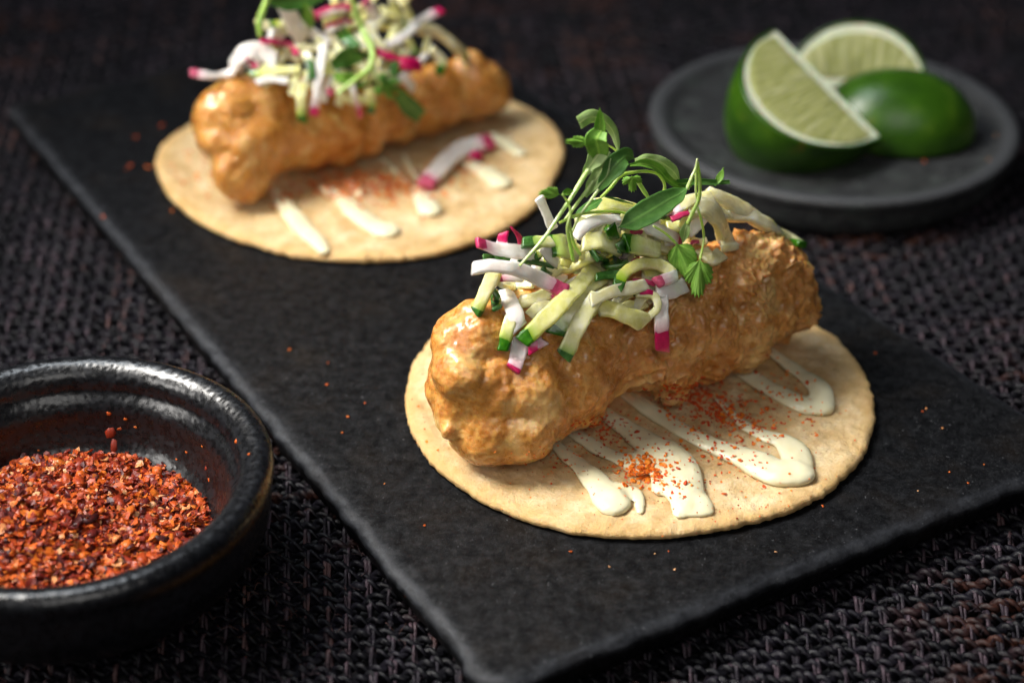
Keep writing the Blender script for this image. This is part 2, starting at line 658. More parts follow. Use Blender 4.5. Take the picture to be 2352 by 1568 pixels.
MATROT = math.radians(5.5)
LX, LY = MX1 - MX0, MY1 - MY0
wefts = [yarn_mesh('weft_yarn', LX, PW, .075, 2, .076, .102, rs_, 10, (i % 2) * math.pi, 11 + i) for i, rs_ in enumerate((.62, .62, .55, .55, .70, .70))]
warps = [yarn_mesh('warp_yarn', LY, PF, .135, 2, .054, .054, rs_, 11, (i % 2) * math.pi, 31 + i, .8) for i, rs_ in enumerate((2.6, 2.6, 1.9, 1.9, 3.3, 3.3))]
for w_ in wefts:
    w_.materials.append(M['weft'])
for w_ in warps:
    w_.materials.append(M['warp'])
rc, rs2 = math.cos(MATROT), math.sin(MATROT)
mat_root.rotation_euler = (0, 0, MATROT)
for j in range(int(LY / PF)):
    if j > 154:
        break
    o = link('weft_yarn', wefts[(j % 2) + 2 * random.randrange(3)], None, mat_root)
    o.location = (MX0 + random.randrange(-3, 3) * 2 * PW * 0, -30 + j * PF + random.uniform(-.025, .025), .19 + random.uniform(-.015, .015))
for j in range(int(LX / PW)):
    o = link('warp_yarn', warps[(j % 2) + 2 * random.randrange(3)], None, mat_root)
    o.location = (MX0 + j * PW + random.uniform(-.03, .03), -30, .20)
    o.rotation_euler = (0, 0, math.pi / 2)

fr = random.Random(91)
V, Fc = [], []
for i in range(5200):
    x, y = fr.uniform(MX0 + 8, MX1 - 10), fr.uniform(-30, 2)
    a, ln, w_ = fr.uniform(0, 6.28), fr.uniform(.12, .5), fr.uniform(.006, .011)
    z0, hz, cv = fr.uniform(.26, .36), fr.uniform(-.05, .16), fr.uniform(-1.2, 1.2)
    o_ = len(V)
    for k in range(5):
        t = k / 4
        b = a + cv * t
        px_, py_ = x + ln * t * math.cos(b), y + ln * t * math.sin(b)
        pz = z0 + hz * math.sin(math.pi * t)
        for sgn in (-1, 1):
            V.append((px_ - sgn * w_ * math.sin(b), py_ + sgn * w_ * math.cos(b), pz))
        V.append((px_, py_, pz + w_ * 1.4))
    for k in range(4):
        q_ = o_ + 3 * k
        Fc += [(q_, q_ + 3, q_ + 5, q_ + 2), (q_ + 2, q_ + 5, q_ + 4, q_ + 1), (q_ + 1, q_ + 4, q_ + 3, q_)]
fz = link('loose_fibres', mesh('loose_fibres', V, Fc), M['warp'], mat_root)
tag(fz, None, None, None, 'stuff')

# ================================================================ slate board
def line_x(p, d, q, e):
    den = d[0] * e[1] - d[1] * e[0]
    t = ((q[0] - p[0]) * e[1] - (q[1] - p[1]) * e[0]) / den
    return np.array([p[0] + d[0] * t, p[1] + d[1] * t])


Lp, Ld = np.array([-3.869, 35.173]), np.array([.50647, -.86226])
Fp, Fd = np.array([4.463, 32.110]), np.array([.87121, .49091])
Rp, Rd = np.array([7.387, 48.497]), np.array([.5402, -.8415])
Bp = np.array([-15.125, 57.489])
Bd = np.array(at(315, 189)[:2]) - Bp
Bd = .5 * Bd / np.linalg.norm(Bd) + .5 * Fd
C = [line_x(Lp, Ld, Fp, Fd), line_x(Fp, Fd, Rp, Rd), line_x(Rp, Rd, Bp, Bd), line_x(Lp, Ld, Bp, Bd)]
C[3] = C[3] - Ld * 1.15


def slate():
    rad = [1.0, .95, .95, .85]
    out = []
    for i in range(4):
        c, a, b = C[i], C[i - 1], C[(i + 1) % 4]
        u, w = (a - c) / np.linalg.norm(a - c), (b - c) / np.linalg.norm(b - c)
        r = rad[i]
        c = c - (u + w) / np.linalg.norm(u + w) * r * .22
        p0, p1 = c + u * r, c + w * r
        for k in range(9):
            t = k / 8
            out.append((1 - t) ** 2 * p0 + 2 * t * (1 - t) * c + t * t * p1)
        e = C[(i + 1) % 4]
        r2 = rad[(i + 1) % 4]
        q = e + (c - e) / np.linalg.norm(e - c) * r2
        n = int(np.linalg.norm(q - p1) / .16)
        for k in range(1, n):
            out.append(p1 + (q - p1) * k / n)
    P = np.array(out)
    n = len(P)
    T = np.roll(P, -1, 0) - np.roll(P, 1, 0)
    T /= np.linalg.norm(T, axis=1)[:, None]
    N = np.stack([T[:, 1], -T[:, 0]], 1)          # outward
    # profile: inset, height, worn
    prof = [(.60, -.98, 0), (.30, -.95, 0), (.17, -.80, 0), (.10, -.55, .03), (.03, -.34, .05), (0, -.24, .30), (.05, -.155, .75), (.13, -.085, 1.0), (.22, -.035, .7), (.34, -.010, .2), (.47, -.001, .10), (.56, 0, .04)]
    V, Wn, Fc = [], [], []
    for lv, (ins, z, wv) in enumerate(prof):
        for i in range(n):
            x, y = P[i]
            j1 = noise.noise(Vector((x * .9, y * .9, 3))) * .05 + noise.noise(Vector((x * 3.1, y * 3.1, 7))) * .06
            j2 = noise.noise(Vector((x * 1.4, y * 1.4, 20 + z * 3))) * .028 + noise.noise(Vector((x * 5, y * 5, z * 9))) * .018
            k = ins + j1 * (1 if lv < 8 else .6 if lv < 9 else .15) + j2 * (1.0 if 3 < lv < 9 else .1)
            zz = z + (noise.noise(Vector((x * 2.3, y * 2.3, 40 + lv))) * .022 if 3 < lv < 9 else 0)
            V.append((x - N[i, 0] * k, y - N[i, 1] * k, min(zz, 0)))
            Wn.append(max(0, min(1, wv * (1 + .9 * noise.noise(Vector((x * 1.7, y * 1.7, lv)))))))
    L_ = len(prof)
    for lv in range(L_ - 1):
        for i in range(n):
            a, b = lv * n + i, lv * n + (i + 1) % n
            Fc.append((a, b, b + n, a + n))
    Fc.append(tuple((L_ - 1) * n + i for i in range(n)))
    Fc.append(tuple(reversed(range(n))))
    return mesh('slate_board', V, Fc, True, {'glint_wear': Wn})


board = link('slate_board', slate(), M['slate'])
tag(board, 'long black slate serving board with grey highlighted edges under both tacos', 'serving board')
recentre(board)


# ================================================================ turned wares
def lathe(name, prof, n=160, wob=.0, seed=0, glint_wear=None):
    V, Fc, Wn = [], [], []
    for j, (r, z) in enumerate(prof):
        for i in range(n):
            a = 2 * math.pi * i / n
            d = 1 + wob * noise.noise(Vector((math.cos(a) * 1.3 + seed, math.sin(a) * 1.3, z * .6)))
            zz = z + wob * 2.0 * noise.noise(Vector((math.cos(a) * 1.1, math.sin(a) * 1.1 + seed, 5 + r * .2)))
            V.append((r * d * math.cos(a), r * d * math.sin(a), zz if z > .01 else z))
            Wn.append(glint_wear[j] if glint_wear else 0)
    for j in range(len(prof) - 1):
        for i in range(n):
            a, b = j * n + i, j * n + (i + 1) % n
            Fc.append((a, b, b + n, a + n))
    Fc.append(tuple(reversed(range(n))))
    Fc.append(tuple((len(prof) - 1) * n + i for i in range(n)))
    return mesh(name, V, Fc, True, {'glint_wear': Wn})


def smooth_prof(pts, n):
    q, _ = catmull([(r, 0, z) for r, z in pts], n)
    return [(max(.001, p.x), p.z) for p in q]


# bowl ------------------------------------------------------------
BRIM = 2.1
bowl_px = [(0, 866), (160, 830), (280, 820), (400, 836), (520, 896), (600, 992), (618, 1044), (575, 1190), (520, 1262), (400, 1338), (250, 1386), (120, 1400)]
q = np.array([at(x, y, BRIM)[:2] for x, y in bowl_px])
A_ = np.c_[2 * q, np.ones(len(q))]
s_ = np.linalg.lstsq(A_, (q ** 2).sum(1), rcond=None)[0]
BC = s_[:2]
BR = math.sqrt(s_[2] + s_[0] ** 2 + s_[1] ** 2)
print('bowl', BC, BR)
k_ = BR / 4.3
BH = BRIM - ZC + .34
bprof = smooth_prof([
    (2.2 * k_, 0), (2.35 * k_, .15), (3.0 * k_, .55), (3.75 * k_, 1.25), (4.12 * k_, 1.95), (4.22 * k_, BH - .62), (4.29 * k_, BH - .34), (4.22 * k_, BH - .10), (4.03 * k_, BH + .01), (3.80 * k_, BH - .05),
    (3.62 * k_, BH - .22), (3.54 * k_, BH - .46), (3.52 * k_, BH - .62), (3.40 * k_, BH - .80), (3.30 * k_, BH - 1.05), (3.22 * k_, BH - 1.50), (2.95 * k_, BH - 2.10), (2.2 * k_, BH - 2.60), (1.0 * k_, BH - 2.74), (.05, BH - 2.76)], 120)
bowl = link('spice_bowl', lathe('spice_bowl', bprof, 200, .006, 3, [max(0, 1 - abs(z - (BH - .42)) / .16) * (1 if r > 4.15 * k_ else 0) for r, z in bprof]), M['glaze'])
bowl.location = (BC[0], BC[1], ZC - .08)
tag(bowl, 'round black glazed bowl heaped with red chilli flakes beside the slate board', 'bowl')

# lime plate -------------------------------------------------------
PZ = .55
lime_px = [(1507, 240), (1549, 336), (1603, 380), (1731, 432), (1891, 460), (2051, 460), (2211, 420), (2331, 320), (2348, 272), (1627, 116)]
q = np.array([at(x, y, PZ)[:2] for x, y in lime_px])
A_ = np.c_[2 * q, np.ones(len(q))]
s_ = np.linalg.lstsq(A_, (q ** 2).sum(1), rcond=None)[0]
LC = s_[:2]
LR = math.sqrt(s_[2] + s_[0] ** 2 + s_[1] ** 2)
PH = PZ - ZC
prof = smooth_prof([(LR * .80, 0), (LR * .90, .10), (LR * .955, .50), (LR * .985, PH - .42), (LR * 1.0, PH - .18), (LR * .990, PH - .05), (LR * .965, PH), (LR * .935, PH - .02), (LR * .905, PH - .10), (LR * .87, PH - .24), (LR * .80, PH - .34), (LR * .5, PH - .40), (.05, PH - .42)], 90)
wn = [max(0.0, 1 - abs(z - PH) / .16) * (1 if r > LR * .90 else 0) for r, z in prof]
lplate = link('stone_plate', lathe('stone_plate', prof, 180, .004, 8, wn), M['plate'])
lplate.location = (LC[0], LC[1], ZC - .08)
tag(lplate, 'round grey stoneware plate with a low rim holding three lime wedges', 'plate')
PFLOOR = PZ - .37 - .08


# ================================================================ tortillas
def tortilla(name, px, z, seed, thick=.27, lift=0.0):
    q = np.array([at(x, y, z)[:2] for x, y in px])
    A_ = np.c_[2 * q, np.ones(len(q))]
    s_ = np.linalg.lstsq(A_, (q ** 2).sum(1), rcond=None)[0]
    c = s_[:2]
    R = math.sqrt(s_[2] + s_[0] ** 2 + s_[1] ** 2)
    ang = np.arctan2(q[:, 1] - c[1], q[:, 0] - c[0])
    rr = np.linalg.norm(q - c, axis=1)
    o = np.argsort(ang)
    ang, rr = ang[o], rr[o]
    aa = np.r_[ang - 2 * math.pi, ang, ang + 2 * math.pi]
    r3 = np.r_[rr, rr, rr]
    na, nr = 420, 80
    V, E, Fc = [], [], []
    th = np.linspace(-math.pi, math.pi, na, endpoint=False)
    # smooth the fitted outline a little
    fit = np.array([np.average(r3, weights=np.exp(-((aa - t) / .20) ** 2) + 1e-9) for t in th])
    for side in (1, -1):
        for j in range(nr):
            f = (j + .5) / nr if j < nr - 1 else 1.0
            f = min(1.0, f)
            f = f ** .8
            for i in range(na):
                x0, y0 = math.cos(th[i]), math.sin(th[i])
                e1 = noise.noise(Vector((x0 * 7 + seed, y0 * 7, 1))) * .05 + noise.noise(Vector((x0 * 22, y0 * 22 + seed, 2))) * .045 + noise.noise(Vector((x0 * 60, y0 * 60, seed))) * .035
                R_ = fit[i] + e1
                x, y = x0 * R_ * f, y0 * R_ * f
                ed = max(0, (f - .955) / .045)
                h = thick / 2 * math.sqrt(max(0, 1 - ed ** 2.2 * .82))
                b = 0
                if side > 0:
                    b = fbm((x, y, seed), .9, 3) * .040 + fbm((x, y, seed), 3.6, 3) * .030 + noise.noise(Vector((x * 9, y * 9, seed))) * .022
                    b += .02 * math.exp(-((f - .93) / .05) ** 2)
                bend = lift * noise.noise(Vector((x0 * .8 + seed, y0 * .8, 9))) * f ** 4
                V.append((x, y, thick / 2 + side * h + b + abs(bend)))
                E.append(max(0.0, min(1.0, (f - .93) / .07)) * (1 if side > 0 else 1))
    def idx(s, j, i):
        return s * nr * na + j * na + i % na
    for s in (0, 1):
        for j in range(nr - 1):
            for i in range(na):
                q4 = (idx(s, j, i), idx(s, j, i + 1), idx(s, j + 1, i + 1), idx(s, j + 1, i))
                Fc.append(tuple(reversed(q4)) if s == 0 else q4)
        cap = tuple(idx(s, 0, i) for i in range(na))
        Fc.append(cap if s == 0 else tuple(reversed(cap)))
    for i in range(na):
        Fc.append((idx(0, nr - 1, i), idx(1, nr - 1, i), idx(1, nr - 1, i + 1), idx(0, nr - 1, i + 1)))
    me = mesh(name, V, Fc, True, {'edge': E})
    bm = bmesh.new()
    bm.from_mesh(me)
    bmesh.ops.recalc_face_normals(bm, faces=bm.faces)
    bm.to_mesh(me)
    bm.free()
    ob = link(name, me, M['tortilla'])
    ob.location = (c[0], c[1], .012)
    return ob, c, R


near_px = [(932, 935), (938, 870), (950, 1000), (1000, 1070), (1070, 1130), (1200, 1190), (1300, 1218), (1440, 1232), (1560, 1227), (1700, 1203), (1860, 1155), (1950, 1085), (2000, 1000), (2008, 930), (1985, 860), (1930, 785), (1850, 738)]
far_px = [(355, 360), (375, 420), (430, 490), (560, 555), (700, 590), (800, 598), (950, 592), (1100, 555), (1200, 500), (1270, 420), (1292, 345), (1280, 300), (1230, 255), (1180, 240), (445, 285), (380, 330)]
tort1, T1, TR1 = tortilla('tortilla', near_px, .16, 2.3)
tag(tort1, 'sharp pale corn tortilla under the fillet nearest the board corner', 'tortilla', 'tortillas on the slate board')
tort2, T2, TR2 = tortilla('tortilla', far_px, .16, 9.1)
tag(tort2, 'blurred corn tortilla farther back, with separate short crema strokes', 'tortilla', 'tortillas on the slate board')
TZ = .29


# ================================================================ voxel-joined lumps
def sphere_cloud(name, items, voxel, smooth=4, sub=3):
    """items: centre, (rx,ry,rz) or radius -> one closed surface"""
    bm = bmesh.new()
    for c, r in items:
        if isinstance(r, (int, float)):
            r = (r, r, r)
        mt = Matrix.Translation(c) @ Matrix.Diagonal((*r, 1))
        bmesh.ops.create_icosphere(bm, subdivisions=sub, radius=1, matrix=mt)
    me = bpy.data.meshes.new(name)
    bm.to_mesh(me)
    bm.free()
    o = bpy.data.objects.new(name, me)
    COL.objects.link(o)
    md = o.modifiers.new('r', 'REMESH')
    md.mode = 'VOXEL'
    md.voxel_size = voxel
    sm = o.modifiers.new('s', 'SMOOTH')
    sm.iterations = smooth
    sm.factor = .5
    dg = bpy.context.evaluated_depsgraph_get()
    me2 = bpy.data.meshes.new_from_object(o.evaluated_get(dg))
    bpy.data.objects.remove(o)
    bpy.data.meshes.remove(me)
    me2.name = name
    return me2


def arrays(me):
    n = len(me.vertices)
    co = np.empty(n * 3)
    no = np.empty(n * 3)
    me.vertices.foreach_get('co', co)
    me.vertices.foreach_get('normal', no)
    return co.reshape(-1, 3), no.reshape(-1, 3)


def setco(me, co):
    me.vertices.foreach_set('co', co.ravel())
    me.polygons.foreach_set('use_smooth', [True] * len(me.polygons))
    me.update()


def bvh(o):
    me = o.data
    mw = o.matrix_world if o.parent is None else o.matrix_world
    mw = Matrix.Translation(o.location)
    return BVHTree.FromPolygons([mw @ v.co for v in me.vertices], [tuple(p.vertices) for p in me.polygons])


AX1a = at(1140, 880, 1.95)
AX1b = at(1745, 690, 2.0)
AD1 = (AX1b - AX1a)
AD1.z = 0
AD1.normalize()
AN1 = Vector((AD1.y, -AD1.x, 0))                # towards the viewer
print('axis near', AX1a, AX1b, 'norm', AN1)


def fil_item(px, py, rp, off, base, n, conv=lambda x, y: (x, y), kk=1.0, sq=(1, 1, 1)):
    x, y = conv(px, py)
    p = at(x, y, float(off)) if isinstance(off, str) else on_plane(x, y, base + n * off, n)
    r = rp * kk * depth(p) / F
    return p, (r * sq[0], r * sq[1], r * sq[2])


def batter_finish(me, craggy, seed, floor):
    co, no = arrays(me)
    ridge = np.zeros(len(co))
    crg = np.zeros(len(co))
    for i in range(len(co)):
        p = Vector(co[i])
        c = craggy(p)
        a = fbm(p, .75, 2, seed) * .15
        w = noise.noise_vector(p * 1.3) * .30
        t = abs(noise.noise((p + w) * .95 + Vector((seed, 0, 0))))
        t2 = abs(noise.noise((p + w) * 2.9 + Vector((0, seed, 0))))
        t3 = noise.noise(p * 7.5 + Vector((0, 0, seed)))
        t4 = noise.noise(p * 15 + Vector((0, 3, seed)))
        fl = max(0, noise.noise((p - w) * .9 + Vector((4, seed, 2))))
        crisp = max(0, 1 - abs(noise.noise((p + w * 1.5) * 2.1 + Vector((9, 0, seed)))) * 7) * min(1, fl * 3.2)
        f1 = noise.voronoi((p + w * .3) * 2.6)[0]
        f2 = noise.voronoi((p - w * .2) * 6.5)[0]
        dome = max(0, .55 - f1[0]) * .16 * (.35 + min(1, fl * 2.5)) + max(0, .5 - f2[0]) * .055
        pit = max(0, .16 - f2[0]) * (-.28 if noise.noise(p * 2.2) > .1 else 0)
        rg = dome + pit + (t - .25) * .22 + (t2 - .25) * .13 + t3 * .034 + t4 * .024 + crisp * .12
        sm = fbm(p, 1.6, 2, seed + 5) * .07 + noise.noise(p * 6) * .014 + max(0, .5 - f2[0]) * .018 + t3 * .010
        d = a + rg * c + sm * (1 - c * .6) - .02 * c
        co[i] += no[i] * d
        ridge[i] = max(0, min(1, c * (crisp * .9 + max(0, t3) * .5)))
        crg[i] = c
    co[:, 2] = np.maximum(co[:, 2], floor + .0 * co[:, 2])
    setco(me, co)
    a = me.attributes.new('ridge', 'FLOAT', 'POINT')
    a.data.foreach_set('value', ridge.astype(np.float32))
    a = me.attributes.new('crag', 'FLOAT', 'POINT')
    a.data.foreach_set('value', crg.astype(np.float32))


# near fillet: lumps measured on the axis plane (offset towards the viewer in cm)
L1 = [
    (1130, 880, 150, .10), (1190, 880, 160, .25), (1130, 960, 110, .65), (1190, 975, 94, 1.1), (1075, 940, 80, .35), (1075, 790, 88, -.05), (1105, 765, 80, .1), (1150, 780, 100, .0), (1240, 745, 112, .0), (1330, 715, 112, .0), (1430, 690, 100, .0),
    (1055, 850, 70, .35), (1035, 990, 26, .75), (1250, 930, 90, .75), (1180, 1015, 48, 1.0), (1230, 1010, 46, .95),
    (1270, 840, 160, .20), (1350, 798, 138, .15), (1325, 862, 86, .5), (1400, 812, 86, .7), (1275, 955, 56, .8),
    (1430, 762, 142, .10), (1510, 740, 150, .10), (1480, 806, 74, .80), (1540, 830, 80, .70), (1560, 868, 42, .9), (1556, 898, 30, 1.0), (1555, 915, 20, 1.05), (1650, 800, 70, .85), (1490, 850, 46, .9), (1620, 810, 75, .55),
    (1590, 710, 145, .10), (1660, 690, 140, .05), (1690, 770, 85, .4), (1730, 670, 128, .0), (1770, 650, 105, .05), (1800, 700, 82, .2), (1740, 592, 70, .3), (1785, 618, 64, .45), (1815, 640, 55, .45), (1825, 690, 50, .4), (1690, 640, 90, .5), (1640, 760, 88, .55), (1790, 745, 50, .25),
    (1700, 590, 66, .2), (1600, 650, 90, .45)]
items = [fil_item(*t, AX1a, AN1) for t in L1]
fm = sphere_cloud('fried_fish', items, .040, 20)
batter_finish(fm, lambda p: max(.12, min(1, ((p - AX1a).dot(AD1) - 1.0) / 2.2)), 1.3, TZ - .05)
fish1 = link('battered_fish', fm, M['batter'])
tag(fish1, 'sharp golden battered fish piece on the tortilla nearest the board corner', 'fried fish', 'battered fish pieces')
recentre(fish1)
FB1 = bvh(fish1)

# far fillet
FX = at(*ZF(640, 960), .3)
FY = at(*ZF(1930, 610), .3)
AD2 = FY - FX
AD2.z = 0
AD2.normalize()
AN2 = Vector((AD2.y, -AD2.x, 0))
FX = FX + AN2 * .05
L2 = [(480, 610, 190, .1), (530, 580, 175, .0), (640, 560, 175, .1), (450, 720, 130, .5), (560, 760, 185, .6), (520, 880, 130, 1.05), (560, 940, 115, 1.2), (500, 950, 80, 1.2), (620, 930, 112, 1.05), (590, 1000, 72, 1.2), (530, 1010, 52, 1.25), (650, 1000, 55, 1.1), (690, 860, 110, .8),
      (700, 720, 200, .2), (760, 560, 160, .0), (900, 540, 160, .0), (1080, 520, 150, .0), (820, 700, 205, .15), (760, 850, 95, .6), (950, 670, 205, .1), (900, 790, 120, .45), (1060, 650, 200, .05), (1080, 790, 105, .45), (1200, 610, 195, .0), (1220, 750, 95, .4), (1340, 590, 185, .0), (1400, 690, 95, .3),
      (1480, 550, 172, .0), (1600, 510, 165, .0), (1560, 630, 80, .25), (1720, 475, 160, .0), (1800, 440, 150, .1), (1850, 480, 130, .15), (1780, 560, 90, .3), (1900, 530, 85, .2), (1780, 360, 105, .1)]
items = [fil_item(a, b, c, d, FX, AN2, ZF, K1) for a, b, c, d in L2]
fm = sphere_cloud('fried_fish', items, .07, 26)
batter_finish(fm, lambda p: .22, 6.3, TZ - .05)
fish2 = link('battered_fish', fm, M['batter_far'])
tag(fish2, 'blurred orange battered fish piece on the tortilla farther back', 'fried fish', 'battered fish pieces')
recentre(fish2)
FB2 = bvh(fish2)


# ================================================================ crema strokes
def crema(name, strokes, conv, kk, base_z, flat, label):
    items = []
    for pts in strokes:
        P = []
        R = []
        for x, y, r in pts:
            p = at(*conv(x, y), base_z)
            P.append(p)
            R.append(r * kk * depth(p) / F)
        n = 40 if len(P) > 2 else 16
        path, L = catmull(P, n)
        for i, p in enumerate(path):
            r = interp(R, i / (n - 1)) * (1 + .08 * noise.noise(p * 2.2))
            items.append((p + Vector((0, 0, r * flat * .25)), (r, r, r * flat)))
    me = sphere_cloud(name, items, .05, 6, 2)
    co, no = arrays(me)
    for i in range(len(co)):
        co[i] += no[i] * (noise.noise(Vector(co[i]) * 2.2) * .028)
    setco(me, co)
    o = link(name, me, M['crema'])
    tag(o, label, 'sauce', 'crema strokes on the tortillas')
    recentre(o)
    return o


S1 = [
    [(700, 430, 36), (800, 525, 42), (900, 610, 52), (965, 690, 72), (1010, 750, 92)],
    [(1010, 690, 60), (1080, 690, 45), (1130, 720, 32), (1138, 780, 24)],
    [(760, 370, 34), (860, 440, 42), (960, 505, 44), (1060, 550, 46), (1130, 580, 60)],
    [(900, 280, 40), (1010, 360, 50), (1110, 430, 58), (1210, 500, 76), (1300, 565, 104), (1330, 640, 104), (1340, 700, 98), (1340, 765, 66)],
    [(1090, 545, 56), (1170, 545, 62), (1230, 600, 60), (1240, 680, 50)],
    [(1320, 690, 70), (1400, 740, 60), (1440, 780, 42)],
    [(1360, 700, 70), (1430, 770, 50), (1320, 790, 40)],
    [(1080, 250, 40), (1200, 330, 50), (1320, 405, 52), (1420, 460, 54), (1530, 505, 58), (1650, 555, 74), (1760, 610, 95), (1850, 610, 96)],
    [(1860, 600, 80), (1850, 520, 76), (1790, 462, 52), (1720, 440, 36), (1620, 390, 30), (1500, 270, 26)],
    [(1560, 110, 40), (1680, 190, 50), (1800, 255, 55), (1900, 300, 62), (1965, 300, 70)],
    [(1970, 290, 66), (1960, 220, 58), (1880, 155, 44), (1770, 75, 34), (1700, 20, 28)]]
crema1 = crema('crema_drizzle', S1, Z2, K2, TZ + .03, .42, 'glossy ivory crema zigzag speckled with chilli on the sharp tortilla')
S2 = [
    [(735, 1020, 40), (800, 1110, 52), (880, 1210, 62), (960, 1290, 62), (990, 1330, 40)],
    [(1000, 1000, 40), (1090, 1060, 52), (1180, 1150, 60), (1280, 1215, 72), (1330, 1230, 70)],
    [(1490, 1010, 34), (1520, 1060, 58), (1555, 1120, 74)],
    [(1730, 850, 36), (1800, 890, 50), (1880, 940, 64), (1930, 975, 62)],
    [(1880, 715, 36), (1960, 770, 42), (2030, 815, 44)],
    [(1300, 840, 22), (1360, 890, 22), (1430, 965, 20)], [(1420, 820, 22), (1450, 880, 20), (1490, 940, 20)], [(1120, 960, 26), (1160, 1000, 30), (1190, 1030, 26)]]
crema2 = crema('crema_drizzle', S2, ZF, K1, TZ + .03, .42, 'short separate ivory crema strokes on the blurred tortilla')


# ================================================================ limes
def lime_wedge(p0, p1, peel_dir, width, half, name='lime_wedge', face_curve=.0):
    """wedge of an ellipsoid between two cut planes; p0,p1 = tips of the core edge"""
    ax = (p1 - p0)
    L = ax.length
    z = ax.normalized()
    x = (peel_dir - z * peel_dir.dot(z)).normalized()
    y = z.cross(x)
    mw = Matrix(((x.x, y.x, z.x, 0), (x.y, y.y, z.y, 0), (x.z, y.z, z.z, 0), (0, 0, 0, 1)))
    root = empty(name, (p0 + p1) / 2)
    nu, nv = 48, 44

    def prof(t):                                     # t -1..1 along the core
        b = math.sqrt(max(0, 1 - abs(t) ** 2.1))
        nip = .10 * math.exp(-((abs(t) - 1) / .06) ** 2)
        return b * width + nip * width * .3

    def surf(rs_in, f0, f1):
        V, Fc = [], []
        for j in range(nv + 1):
            t = -1 + 2 * j / nv
            for i in range(nu + 1):
                a = f0 + (f1 - f0) * i / nu
                r = max(.0, prof(t) - rs_in)
                V.append(mw @ Vector((r * math.cos(a), r * math.sin(a), t * (L / 2 - rs_in))))
        for j in range(nv):
            for i in range(nu):
                a = j * (nu + 1) + i
                Fc.append((a, a + 1, a + nu + 2, a + nu + 1))
        return V, Fc
    # peel: outer skin with thickness
    Vo, Fo = surf(0, -half, half)
    Vi, Fi = surf(.10, -half, half)
    n = len(Vo)
    Fc = Fo + [tuple(reversed([k + n for k in f])) for f in Fi]
    for j in range(nv):
        for i, rv in ((0, False), (nu, True)):
            a, b = j * (nu + 1) + i, (j + 1) * (nu + 1) + i
            f = (a, b, b + n, a + n)
            Fc.append(f if not rv else tuple(reversed(f)))
    peel = link('peel', mesh('peel', [v_ for v_ in Vo + Vi], Fc), M['peel'], root)

    # cut faces: pith ring, pulp inside, pale core strip
    def face(sign):
        a0 = sign * half
        d = Vector((math.cos(a0), math.sin(a0), 0))
        nrm = Vector((-math.sin(a0), math.cos(a0), 0)) * sign
        V, Fc, Vn = [], [], []
        nt, nr = 60, 26
        for j in range(nt + 1):
            t = -1 + 2 * j / nt
            R = max(.0, prof(t) - .10)
            for i in range(nr + 1):
                s = i / nr
                r = R * s
                sunk = .03 * noise.noise(Vector((r * 3, t * 9, sign * 7))) * math.sin(math.pi * s)
                V.append(mw @ (d * r + Vector((0, 0, t * (L / 2 - .10))) + nrm * (-.012 + sunk)))
        for j in range(nt):
            for i in range(nr):
                a = j * (nr + 1) + i
                f = (a, a + 1, a + nr + 2, a + nr + 1)
                Fc.append(f if sign < 0 else tuple(reversed(f)))
        return V, Fc, nt, nr, d, nrm
    pV, pF = [], []
    for sign in (1, -1):
        V, Fc, nt, nr, d, nrm = face(sign)
        o_ = len(pV)
        pV += V
        pF += [tuple(k + o_ for k in f) for f in Fc]
    pith = link('pith', mesh('pith', pV, pF), M['pith'], root)
    for sign in (1, -1):
        a0 = sign * half
        d = Vector((math.cos(a0), math.sin(a0), 0))
        nrm = Vector((-math.sin(a0), math.cos(a0), 0)) * sign
        V, Fc, vein, fib = [], [], [], []
        nt, nr = 90, 30
        for j in range(nt + 1):
            t = (-1 + 2 * j / nt) * .90
            R = max(.05, prof(t / .97) - .36)
            lo = .26 if R > .5 else R * .4
            for i in range(nr + 1):
                s = i / nr
                r = lo + (R - lo) * s
                e = min(1, min(s, 1 - s) * 7, (1 - abs(t) / .905) * 14)
                h = .030 * max(0, e) ** .5 - .03 * (1 - min(1, max(0, e) * 3))
                h += .022 * noise.noise(Vector((r * 2.2, t * L * 4.5, sign * 3 + L)))
                V.append(mw @ (d * r + Vector((0, 0, t * L / 2)) + nrm * h))
                tq = t * L * (1.25 - .25 * s)
                fib.append(.5 + .5 * noise.noise(Vector((r * .7, tq * 5.5, sign * 3 + L))) + .25 * noise.noise(Vector((r * 2.5, tq * 11, sign + L))))
                vein.append(max(0, 1 - abs(math.sin(tq * .9 + 1.0)) * 12) * .25)
        for j in range(nt):
            for i in range(nr):
                a = j * (nr + 1) + i
                f = (a, a + 1, a + nr + 2, a + nr + 1)
                Fc.append(f if sign < 0 else tuple(reversed(f)))
        link('pulp', mesh('pulp', V, Fc, True, {'vein': vein, 'fibre': fib}), M['pulp'], root)
    return root


def lime_by_face(p0, p1, face_dir, width, half):
    """place a wedge by the way one cut face lies: face_dir runs from the core to the rind"""
    z = (p1 - p0).normalized()
    d = (face_dir - z * face_dir.dot(z)).normalized()
    n = z.cross(d)
    if n.dot(EYE - (p0 + p1) / 2) < 0:
        n = -n
    return lime_wedge(p0, p1, d * math.cos(half) - n * math.sin(half), width, half)


def lime_at(x, y, dy):
    """a point seen at ZL(x,y) on the upright plane dy cm behind the plate centre"""
    return on_plane(*ZL(x, y), Vector((LC[0], LC[1] + dy, 0)), Vector((0, 1, 0)))


